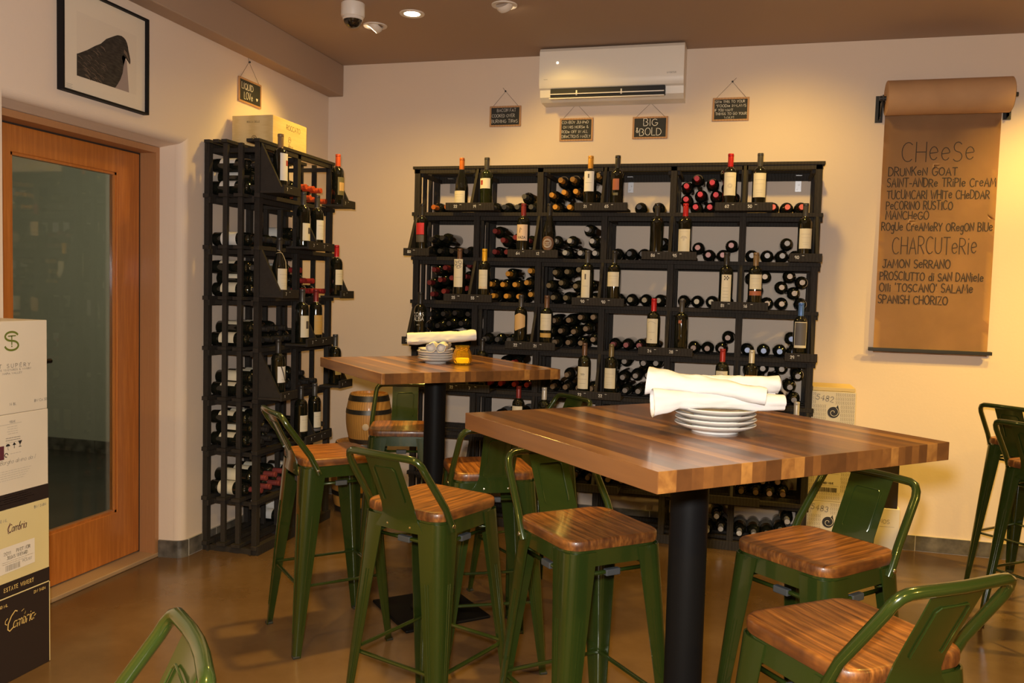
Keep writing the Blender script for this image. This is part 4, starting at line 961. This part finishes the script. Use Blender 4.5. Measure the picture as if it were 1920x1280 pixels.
# cartons right of the wide rack
m_wave=P('carton_wave',(.72,.64,.49),.6)
m_wink=P('wave_ink',(.27,.21,.13),.6)
def wavebox(i,label,num,logo):
    zb=.309*i; x0,x1,yf=.383,.612,5.0; e=carton((x0,yf,zb),x1-x0,.27,.309,m_wave,label,'box','wave-patterned cartons')
    f=planeY(yf,.0006); b=MB(); zz=zb+.014; row=0
    clear=[]
    if num: clear=[(x0+.020,x0+.125,zb+.225,zb+.295)]
    if logo: clear.append((x0+.078,x0+.155,zb+.155,zb+.230))
    if i==1: clear.append((x0+.035,x0+.17,zb+.05,zb+.30)); clear.append((x0+.17,x0+.215,zb+.0,zb+.06))
    while zz<zb+.292:
        k=0; u=x0+.008
        while u<x1-.008:
            if not any(a<u<b_ and c<zz+.008<d_ for a,b_,c,d_ in clear):
                s=-1 if row%2 else 1
                ribbon(b,[(u+s*.003*math.sin(t*PI/5)-.0015*s,zz+.017*t/5) for t in range(6)],.0018,f)
            u+=.0092
        zz+=.0225; row+=1
    onto(e,b,'wave_pattern',m_wink)
    if num:
        b=MB(); T=Matrix.Rotation(R(-8),2)
        ff=lambda u,v:(lambda q:planeY(yf,.0009)(x0+.022+q.x,zb+.262+q.y))(T@Vector((u,v)))
        write(b,num,0,0,.030,.0042,ff,'l',jit=.01,track=.28); onto(e,b,'carton_number',m_gy)
    if logo:
        b=MB(); c_=(x0+.115,zb+.193); f3=planeY(yf,.0009)
        poly(b,[(c_[0]+.031*math.cos(R(a)),c_[1]+.031*math.sin(R(a))) for a in range(0,360,15)],f3); poly(b,[(c_[0]+.012,c_[1]+.026),(c_[0]+.03,c_[1]+.008),(c_[0]+.022,c_[1]+.043)],f3); onto(e,b,'spiral_logo',m_bk)
        b=MB(); f4=planeY(yf,.0013); ribbon(b,[((.004+.0034*a)*math.cos(a)+c_[0],(.004+.0034*a)*math.sin(a)+c_[1]) for a in [k*.35 for k in range(22)]],.0028,f4); onto(e,b,'spiral_line',m_wave)
    if i==1:
        b=MB(); f3=planeY(yf,.0009)
        write(b,'CUVEE',x0+.10,zb+.165,.011,.0016,f3,'c'); ribbon(b,[(x0+.06,zb+.158),(x0+.16,zb+.158)],.0009,f3); write(b,'RED WINE',x0+.105,zb+.10,.0095,.0022,f3,'c'); ribbon(b,[(x0+.06,zb+.09),(x0+.16,zb+.09)],.0009,f3)
        rnd=random.Random(8); u=x0+.055
        while u<x0+.15:
            w_=rnd.choice((.0012,.0022,.003)); rect(b,u,u+w_,zb+.055,zb+.080,f3); u+=w_+rnd.choice((.0014,.0022))
        onto(e,b,'carton_print',m_bk); b=MB()
        ribbon(b,[(x0+.195+.008*math.cos(a),zb+.035+.008*math.sin(a)) for a in (0,1,2,3,4,5,6.28)],.002,f3); onto(e,b,'recycling_mark',m_bk)
wavebox(0,'wave-patterned carton numbered 5483, lowest beside the wide rack','5483',True)
wavebox(1,'wave-patterned carton with barcode, middle of the patterned stack',None,False)
wavebox(2,'wave-patterned carton numbered 5482, top of the patterned stack','5482',True)
e=carton((.385,5.004,.928),.222,.26,.022,P('carton_kraft_lid',(.74,.56,.25),.6),'thin yellow card tray lid lying on the topmost patterned carton','lid',None,'card_lid')
e=carton((.622,5.0,0),.244,.27,.299,m_cn,'plain white carton with grey letters at floor level, under the black one')
b=MB(); f=planeY(5.0,.0006); write(b,'VINOS',.845-.03,.215,.022,.0022,f,'r'); sq_=lambda: None
ribbon(b,[(.765,.198),(.84,.198)],.0014,f); rect(b,.69,.71,.055,.065,f); onto(e,b,'printed_lettering',m_gy)
carton((.620,5.005,.2995),.232,.26,.312,m_ck,'black carton standing on the plain white one beside the patterned stack')
# wooden crate on the left rack
m_crate=wood('crate_pine',((.66,.47,.20),(.74,.55,.26),(.78,.60,.30)),(1,1,9),3,2,.55)
CR=(-2.752,4.145,2.1825)
e=carton(CR,.252,.365,.168,m_crate,'pale wooden wine crate with printed name on top of the left rack','crate',None,'wooden_crate')
b=MB(); zc=CR[2]; xr=-2.5; f=planeX(xr,.0006); yc=4.33
write(b,'ROCCATO',yc+.03,zc+.115,.026,.0026,f,'c',jit=.02,track=.12); ribbon(b,[(yc-.01+.014*math.cos(a*.6),zc+.062+.016*math.sin(a*.6)) for a in range(12)],.0022,f); ribbon(b,[(yc-.018,zc+.06),(yc-.01,zc+.068),(yc-.002,zc+.06)],.003,f); script(b,'Rocca',yc+.0,zc+.018,.018,.002,f)
f=planeY(4.145,.0006); xc=-2.62
write(b,'ROCCA DELLE',xc-.0,zc+.128,.009,.0013,f,'c'); ribbon(b,[(xc+.005+.014*math.cos(a*.6),zc+.045+.014*math.sin(a*.6)) for a in range(12)],.0032,f); ribbon(b,[(xc-.003,zc+.043),(xc+.005,zc+.052),(xc+.013,zc+.043)],.004,f)
onto(e,b,'burnt_lettering',P('burnt_ink',(.10,.06,.02),.7))

# ------------------------------------------------------------------ air conditioner
m_ac=P('ac_plastic',(.86,.80,.72),.35)
e=empty('air_conditioner',(-.83,WY,2.60),0,'white wall-mounted air conditioner under the ceiling','air conditioner')
W2=.432; D=.205
prof=[(0,.31),(-.15,.31),(-.188,.304),(-.203,.285),(-D,.24),(-D,.12),(-.200,.085),(-.190,.070)]
lower=[(-.190,.070),(-.172,.062),(-.165,.02),(-.125,-.004),(0,-.004)]
b=MB(); b.rings([[Vector((x,y,z)) for y,z in prof+lower[1:]] for x in (-W2,W2)],smooth=True); b.obj('casing',m_ac,e,30)
b=MB(); b.box(-W2+.07,W2-.105,-.1955,-.150,.012,.064,bev=.004); b.obj('air_slot',P('slot_black',(.012,.012,.014),.6),e)
b=MB(); T=Matrix.Translation((-.02,-.20,.030))@Matrix.Rotation(R(14),4,'X'); b.box(-W2+.085,W2-.09,-.012,.02,-.003,.003,T=T); T=Matrix.Translation((-.02,-.186,.006))@Matrix.Rotation(R(6),4,'X'); b.box(-W2+.085,W2-.09,-.018,.05,-.003,.003,T=T)
for x in (-.2,.07): b.box(x-.004,x+.004,-.2,-.19,.02,.05)
b.obj('louver_flap',m_ac,e)
b=MB(); b.lathe([(.006,0),(.006,-.002),(.001,-.002)],16,Matrix.Translation((-W2+.112,-D-.0002,.215))@Matrix.Rotation(PI/2,4,'X')@Matrix.Scale(-1,4,(0,0,1))); b.obj('glare_spot',P('glare_paint',(1,.93,.8),.3,emit=5,ecol=(1,.9,.7)),e)  # glowing disc painted in for a small glare on the casing
b=MB(); f=planeY(-D,.0006); write(b,'INVERTER',W2-.07,.127,.009,.0015,f,'c'); sq0=[ribbon(b,[(-W2+.03+k*.006,.118),(-W2+.034+k*.006,.118)],.0022,f) for k in range(4)]
o=b.obj('printed_mark',m_gy,e)

# ------------------------------------------------------------------ kraft paper menu scroll
m_kraft=P('kraft_paper',(.53,.305,.15),.75,var=.10,vscale=5,bump=.05,bscale=25)
m_blk=P('black_iron',(.02,.019,.019),.5)
e=empty('paper_scroll',(1.02,WY-.004,2.56),0,'brown kraft paper menu roll with handwritten cheese and charcuterie list','menu scroll')
b=MB(); rr=.094; cx,cy,cz=.0,-.125,.0
T=Matrix.Translation((0,cy,cz))@Matrix.Rotation(PI/2,4,'Y')
n=48; rs=[]
for r,x in ((.02,-.304),(.02,-.312),(rr-.004,-.312),(rr,-.309),(rr,.309),(rr-.004,.312),(.02,.312),(.02,.304)): rs.append([Vector((x,cy+r*math.cos(2*PI*k/n),cz+r*math.sin(2*PI*k/n))) for k in range(n)])
b.rings(rs); b.obj('paper_roll',m_kraft,e)
b=MB(); b.tube([(-.345,cy,cz),(.345,cy,cz)],.012,14); b.obj('roller_rod',m_blk,e)
for s in (-1,1):
    b=MB(); x=s*.328; b.box(x-.003,x+.003,cy-.018,0,cz-.016,cz+.016); b.box(x-.003,x+.003,-.06,0,cz-.10,cz+.03); b.box(x-.02,x+.02,-.004,0,cz-.11,cz+.04)
    b.prism([(cy-.01,cz-.012),(-.05,cz-.095),(-.005,cz-.10),(-.005,cz)],.006,Matrix(((0,1,0,x-.003),(1,0,0,0),(0,0,1,0),(0,0,0,1)))); b.obj('iron_bracket',m_blk,e)
# the hanging sheet, gently waved
def sheet_y(u,v): return -.016-.004*math.sin(u*6+v*2.2)-.003*math.sin(v*5+1)
b=MB(); nx,nz=16,40; zt,zb=-.03,-1.42
gx=[-.297+.594*i/nx for i in range(nx+1)]; grid=[]
for j in range(nz+1):
    t=j/nz; z=zt+(zb-zt)*t; row=[]
    for x in gx:
        y=sheet_y(x,z); k=max(0,1-t*14); y=y*(1-k)+(-.031)*k if False else y
        row.append(b.bm.verts.new((x,y,z)))
    grid.append(row)
for j in range(nz):
    for i in range(nx): b.face((grid[j][i],grid[j][i+1],grid[j+1][i+1],grid[j+1][i]),0,True)
bmesh.ops.solidify(b.bm,geom=b.bm.faces[:],thickness=.0012); sheet=b.obj('paper_sheet',m_kraft,e,60)
b=MB(); b.box(-.322,.318,-.036,-.024,-1.412,-1.392,bev=.002); b.box(-.322,.318,-.008,-.002,-1.412,-1.392); b.obj('holding_bar',m_blk,e)
b=MB(); f=lambda u,v: Vector((u,sheet_y(u,v)-.0022,v))
MENU=[('CHeeSe',-.225,.355,.105,.0060,.70),('DRUNKeN GOAT',-.275,-.42,.044,.0048,None)]
L0=-.262
def wr(t,x,v,size,w,width,sd): write(b,t,x,v,size,w,f,'l',width=width,jit=.10,seed=sd,step=.02)
wr('CHeeSe',L0+.065,-.335,.118,.0046,.37,1)
for k,(t,dx,v,wd) in enumerate((('DRUNKeN GOAT',.0,-.412,.355),('SAINT-ANDRe TRiPle CreAM',-.004,-.475,.555),('TUCUMCARI WHITe CHeDDAR',-.002,-.542,.525),('PeCORINO RUSTICO',-.003,-.602,.345),('MANCHeGO',-.003,-.658,.225),('ROgUe CreAMeRY ORegON BlUe',-.022,-.722,.57),
  ('JAMON SeRRANO',-.006,-.932,.352),('PROSCIUTTO di SAN DANiele',-.018,-1.003,.535),("Olli 'TOSCANO' SALAMe",-.018,-1.068,.485),('SPANISH CHORIZO',-.022,-1.136,.365))):
    wr(t,L0+dx,v,.046,.0052,wd,k+2)
wr('CHARCUTeRie',L0+.04,-.852,.098,.0044,.435,40)
b.obj('handwriting',P('marker_ink',(.035,.022,.015),.7),sheet)

# ------------------------------------------------------------------ little chalkboards
m_slate2=P('chalkboard',(.022,.023,.022),.7,var=.3,vscale=12)
m_frame=wood('sign_frame_pine',((.42,.22,.10),(.52,.29,.14)),(9,9,9),2,2,.6)
m_twine=P('sign_twine',(.22,.15,.09),.9)
def chalkboard(loc,rz,w_,h_,top,rows,label,size,tilt=0,heart=False,wch=.0017,extra=None):
    e=empty('chalkboard_sign',loc,0,label,'sign','hanging chalkboard signs',rot=(0,R(tilt),rz))
    t=.011; b=MB(); b.box(-w_/2,w_/2,-.010,-.002,h_-t,h_,bev=.002); b.box(-w_/2,w_/2,-.010,-.002,0,t,bev=.002); b.box(-w_/2,-w_/2+t,-.0095,-.002,t*.5,h_-t*.5); b.box(w_/2-t,w_/2,-.0095,-.002,t*.5,h_-t*.5); b.obj('wooden_frame',m_frame,e)
    bd=MB().box(-w_/2+t*.7,w_/2-t*.7,-.0075,-.003,t*.7,h_-t*.7).obj('slate',m_slate2,e)
    b=MB(); f=planeY(-.0075,.0006)
    for k,(tx,u,v,s,wd) in enumerate(rows): write(b,tx,u,v,s,wch,f,'l',width=wd,jit=.10,seed=k+3,step=.01)
    if heart: poly(b,[(heart[0]+q*.010,heart[1]+p_*.010) for q,p_ in ((0,-1),(.6,-.3),(1,.35),(.75,.8),(.35,.85),(0,.45),(-.35,.85),(-.75,.8),(-1,.35),(-.6,-.3))],f)
    b.obj('chalk_lettering',m_chalk,bd)
    b=MB(); tp=top
    b.tube([(-w_/2+.02,-.005,h_-.002),(tp[0],-.004,h_+tp[1]),(w_/2-.02,-.005,h_-.002)],.0013,5); b.tube([(tp[0],-.004,h_+tp[1]),(tp[0]+tp[2],-.006,h_+tp[1]+.022)],.0013,5); b.obj('hanging_twine',m_twine,e)
    b=MB(); b.lathe([(.0035,0),(.0035,.008),(.006,.009),(.005,.011)],10,Matrix.Translation((tp[0],-.001,h_+tp[1]))@Matrix.Rotation(PI/2,4,'X')); b.obj('nail',m_blk,e)
    return e
yy=WY
chalkboard((-1.526,yy,2.483),0,.208,.130,(-.002,.092,-.018),[('BACON FAT',-.055,.093,.020,.125),('COOKED OVER',-.088,.059,.019,.150),('BURNING TIReS',-.09,.024,.020,.172)],'leftmost chalkboard on the back wall, about bacon fat',.02)
chalkboard((-1.062,yy,2.382),0,.212,.142,(-.003,.088,.0),[('COWBOY JUMPeD',-.092,.108,.016,.168),('ON HIS HORSe &',-.084,.079,.016,.160),('RODe OFF IN ALL',-.092,.050,.016,.165),('DIReCTIONS MADLY',-.092,.020,.018,.182)],'chalkboard with four lines about a cowboy, under the air conditioner',.02)
chalkboard((-.604,yy,2.387),0,.214,.134,(0,.082,.0),[('BIG',-.040,.078,.042,.085),('BOLD',-.062,.020,.046,.130),('&',-.084,.038,.030,.014)],'chalkboard reading big and bold, under the air conditioner',.04,wch=.0036)
chalkboard((-.130,yy,2.482),0,.212,.138,(.004,.092,.022),[('GIVe THIS TO YOUR',-.092,.107,.014,.172),('"FOODie IN-LAWS',-.084,.082,.015,.172),('IF YOU WANT',-.092,.058,.014,.105),('THINGS TO GO YOUR',-.088,.036,.014,.18),('WAY!',-.035,.013,.014,.055)],'rightmost chalkboard on the back wall, about the in-laws',.02)
chalkboard((WX,4.343,2.452),R(90),.228,.138,(-.008,.10,-.012),[('LIQUID',-.085,.078,.036,.115),('LOVe',-.060,.024,.040,.085)],'liquid love chalkboard with a heart, on the left wall above the crate',.04,heart=(.070,.042),wch=.0032)

# ------------------------------------------------------------------ framed bird photograph
m_bf=P('black_frame',(.008,.007,.008),.6,spec=.2)
m_mat=P('mat_board',(.80,.70,.56),.7)
e=empty('picture_frame',(WX,3.199,2.214),0,'black-framed photograph of a dark crow above the door','picture')
y0,y1,z1=-.262,.262,.44
b=MB(); t=.0085
for a in ((y0,y1,0,t),(y0,y1,z1-t,z1)): b.box(.0,.032,a[0],a[1],a[2],a[3])
b.box(0,.032,y0,y0+t,t,z1-t); b.box(0,.032,y1-t,y1,t,z1-t); b.obj('frame',m_bf,e)
mt=MB().box(.002,.014,y0+t*.5,y1-t*.5,t*.5,z1-t*.5).obj('mat_board',m_mat,e)
o=lambda pts:[(y-3.199,z-2.214) for y,z in pts]
fx=lambda off:(lambda u,v: Vector((.014+off,u,v)))
b=MB(); poly(b,o([(3.029,2.292),(3.395,2.292),(3.395,2.560),(3.029,2.560)]),fx(.0006)); pr=b.obj('photo_print',P('photo_paper',(.76,.66,.53),.6),mt)
crow=[(3.029,2.292),(3.029,2.382),(3.04,2.387),(3.089,2.414),(3.133,2.443),(3.167,2.462),(3.202,2.493),(3.25,2.519),(3.268,2.528),(3.28,2.531),(3.297,2.533),(3.31,2.530),(3.322,2.524),(3.331,2.513),(3.337,2.500),(3.342,2.478),(3.349,2.458),(3.353,2.443),(3.354,2.431),(3.351,2.421),(3.346,2.424),(3.323,2.442),(3.309,2.452),(3.300,2.444),(3.299,2.434),(3.305,2.42),(3.309,2.402),(3.304,2.371),(3.289,2.338),(3.271,2.312),(3.256,2.293)]
m_crow=P('crow_plumage',(.035,.028,.022),.7,var=.7,vscale=60,stretch=(1,.5,2))
b=MB(); poly(b,o(crow),fx(.0012)); b.obj('crow_image',m_crow,pr) if False else None
bb=MB(); poly(bb,o(crow),fx(.0012)); bmesh.ops.triangulate(bb.bm,faces=bb.bm.faces[:]); onm=bb.obj('crow_image',m_crow,mt)
bb=MB(); poly(bb,o([(3.256,2.293),(3.271,2.312),(3.289,2.338),(3.304,2.371),(3.309,2.402),(3.306,2.42),(3.318,2.437),(3.330,2.430),(3.338,2.36),(3.345,2.293)]),fx(.0010)); bmesh.ops.triangulate(bb.bm,faces=bb.bm.faces[:]); bb.obj('photo_background',P('photo_grey',(.36,.28,.25),.7),mt)
bb=MB(); poly(bb,o([(3.312,2.478),(3.330,2.468),(3.345,2.438),(3.351,2.424),(3.338,2.440),(3.322,2.455),(3.310,2.462)]),fx(.0018)); bmesh.ops.triangulate(bb.bm,faces=bb.bm.faces[:])
bb.obj('beak',P('crow_highlight',(.17,.12,.085),.6),mt); bb=MB()
rnd=random.Random(3)
for k in range(42):
    y=rnd.uniform(3.03,3.19); zz_=2.30+rnd.uniform(0,1)*(.085+.5*(y-3.03)); L_=rnd.uniform(.012,.03)
    ribbon(bb,o([(y,zz_),(y+L_*.6,zz_-L_*.12),(y+L_,zz_-L_*.45)]),rnd.uniform(.0012,.0025),fx(.0018))
bb.obj('feather_strokes',MATS['crow_highlight'],mt)
bb=MB(); ff=fx(.0008)
for k in range(4): ribbon(bb,o([(2.972,2.247-.006*k),(3.006-.006*(k%2),2.248-.006*k)]),.0011,ff)
bb.obj('caption_lines',m_gy,mt)

# ------------------------------------------------------------------ plates, napkins, jar
m_china=P('white_china',(.58,.56,.54),.15,coat=.5)
def plate_mesh(r):
    b=MB(); b.lathe([(.001,.004),(r*.52,.004),(r*.55,.0),(r*.58,.0),(r*.60,.004),(r*.86,.012),(r*.985,.0185),(r,.0205),(r*.99,.022),(r*.84,.0155),(r*.62,.0085),(r*.5,.0075),(.001,.0075)],56)
    me=b.mesh('plate',35); me.materials.append(m_china); return me
WHICH=['bottom','second','third','fourth','fifth','top']
def plates(loc,r,n,tb,step=.0125):
    me=plate_mesh(r); rnd=random.Random(n)
    for k in range(n):
        o=link('side_plate',me); o.location=(loc[0]+rnd.uniform(-.003,.003),loc[1]+rnd.uniform(-.003,.003),loc[2]+step*k+.0003)
        nm='topmost' if k==n-1 else ('lowest' if k==0 else {1:'second from the bottom',2:'third from the bottom',3:'fourth from the bottom'}[k])
        tag(o,'round white plate, %s of the stack on the %s table'%(nm,tb),'plate','white plates on the %s table'%tb)
m_linen=P('white_linen',(.52,.51,.515),.85,bump=.12,bscale=220,bdist=.002)
def napkin(p0,p1,r0,r1,label,grp,seed=0,sag=0,flat=.85,flare=0,drop=0):
    p0,p1=Vector(p0),Vector(p1); rnd=random.Random(seed); n=30; m=30; ax=(p1-p0); L_=ax.length; t=ax.normalized()
    side=t.cross(Vector((0,0,1))).normalized(); up=side.cross(t).normalized(); b=MB(); rs=[]
    def ring(s,k,push=0):
        c=p0+ax*s+up*(-sag*math.sin(PI*s)); r=r0+(r1-r0)*s; r*=1+flare*(max(0,.34-s)/.34)**1.3
        out=[]
        for j in range(m):
            a=2*PI*j/m; sp=1+.16*(((a/(2*PI))+.13*seed)%1)-.08
            q=noise.noise(Vector((s*5+seed*3.1,math.cos(a)*1.1,math.sin(a)*1.1)))*.24+noise.noise(Vector((s*13+seed,math.cos(a)*2.2,math.sin(a)*2.2)))*.09
            rr=r*k*sp*(1+q)*(1+(drop*(1-s/.2)*max(0,-math.sin(a-.5))**2 if s<.2 else 0)); out.append(c+t*push+side*(rr*math.cos(a))+up*(rr*flat*math.sin(a)))
        return out
    rs.append(ring(0,.08,.016)); rs.append(ring(0,.35,.014)); rs.append(ring(0,.62,.006)); rs.append(ring(0,.80,.012)); rs.append(ring(0,.9,.0))
    for i in range(n+1): rs.append(ring(i/n,1 if 0<i<n else .97))
    rs.append(ring(1,.9,.0)); rs.append(ring(1,.80,-.012)); rs.append(ring(1,.62,-.004)); rs.append(ring(1,.35,-.014)); rs.append(ring(1,.08,-.016))
    b.rings(rs); 
    o=b.obj('rolled_napkin',m_linen,None,75); tag(o,label,'napkin',grp); return o
# nearer table
px,py=-.056,2.092; z0=TZ
plates((px,py,z0),.0965,4,'nearer')
rt=Vector((.965,.263,0)); fw=Vector((-.263,.965,0)); C0=Vector((px,py,0))
def at(a,b_,z): return C0+rt*a+fw*b_+Vector((0,0,z))
g='napkins on the nearer table'
zt_=z0+.0125*3+.0215
napkin(at(-.162,-.040,zt_+.020),at(.152,-.028,zt_+.018),.023,.021,'white rolled napkin lying lowest along the front of the nearer plate stack',g,1,.0,.88,.25,.9)
napkin(at(-.14,.040,zt_+.021),at(.150,.046,zt_+.019),.022,.022,'white rolled napkin at the back of the nearer pile, ending at right',g,2,.0,.9,.1)
napkin(at(-.168,.004,zt_+.061),at(.100,-.058,zt_+.034),.026,.023,'white rolled napkin crossing on top of the nearer pile, bulging at left',g,3,-.003,.9,.38,.25)
napkin(at(-.03,.044,zt_+.056),at(.158,.040,zt_+.051),.016,.024,'white rolled napkin at upper right of the nearer pile',g,5,.0,.88,0)
# farther table
qx,qy=-1.310,3.530; C0=Vector((qx,qy,0))
plates((qx,qy,z0),.080,5,'farther',.0105)
g='napkins on the farther table'; zt_=z0+.0105*4+.0185
napkin(at(-.012,-.118,zt_+.012),at(.0,.085,zt_+.018),.021,.019,'left one of two rolled napkins pointing forward on the farther plates',g,6,0,1)
napkin(at(.032,-.112,zt_+.014),at(.042,.085,zt_+.018),.0215,.019,'right one of two rolled napkins pointing forward on the farther plates',g,7,0,1)
napkin(at(-.122,-.035,zt_+.044),at(.176,.012,zt_+.064),.030,.028,'long rolled napkin laid across the two napkins on the farther table',g,8,0,.85,0)
e=empty('candle_jar',tuple(C0+rt*.117+fw*-.055)+(0,) if False else (C0.x+rt.x*.122+fw.x*-.06,C0.y+rt.y*.122+fw.y*-.06,TZ),0,'amber faceted glass candle jar beside the plates on the farther table','candle jar')
b=MB(); n=16
rs=[]
for r,z in ((.030,.0005),(.036,.004),(.042,.022),(.0405,.042),(.033,.062),(.030,.070),(.032,.078),(.034,.082),(.031,.082),(.0275,.070),(.030,.062),(.037,.042),(.0385,.022),(.032,.008),(.001,.007)):
    rs.append([Vector((r*(1+(.035 if k%2 else -.02)*(1 if .015<z<.065 else 0))*math.cos(2*PI*k/n),r*(1+(.035 if k%2 else -.02)*(1 if .015<z<.065 else 0))*math.sin(2*PI*k/n),z)) for k in range(n)])
b.rings(rs,smooth=False); b.obj('amber_glass',P('amber_glass',(1,.70,.06),.04,trans=.92,ior=1.45),e,1)
b=MB(); b.lathe([(.001,.0085),(.028,.0085),(.0295,.010),(.0295,.026),(.027,.028),(.001,.028)],24); b.obj('wax_candle',P('wax_glow',(.98,.72,.12),.5,emit=.8,ecol=(1,.62,.06)),e)  # no flame; wax emission imitates the light glowing in the amber jar
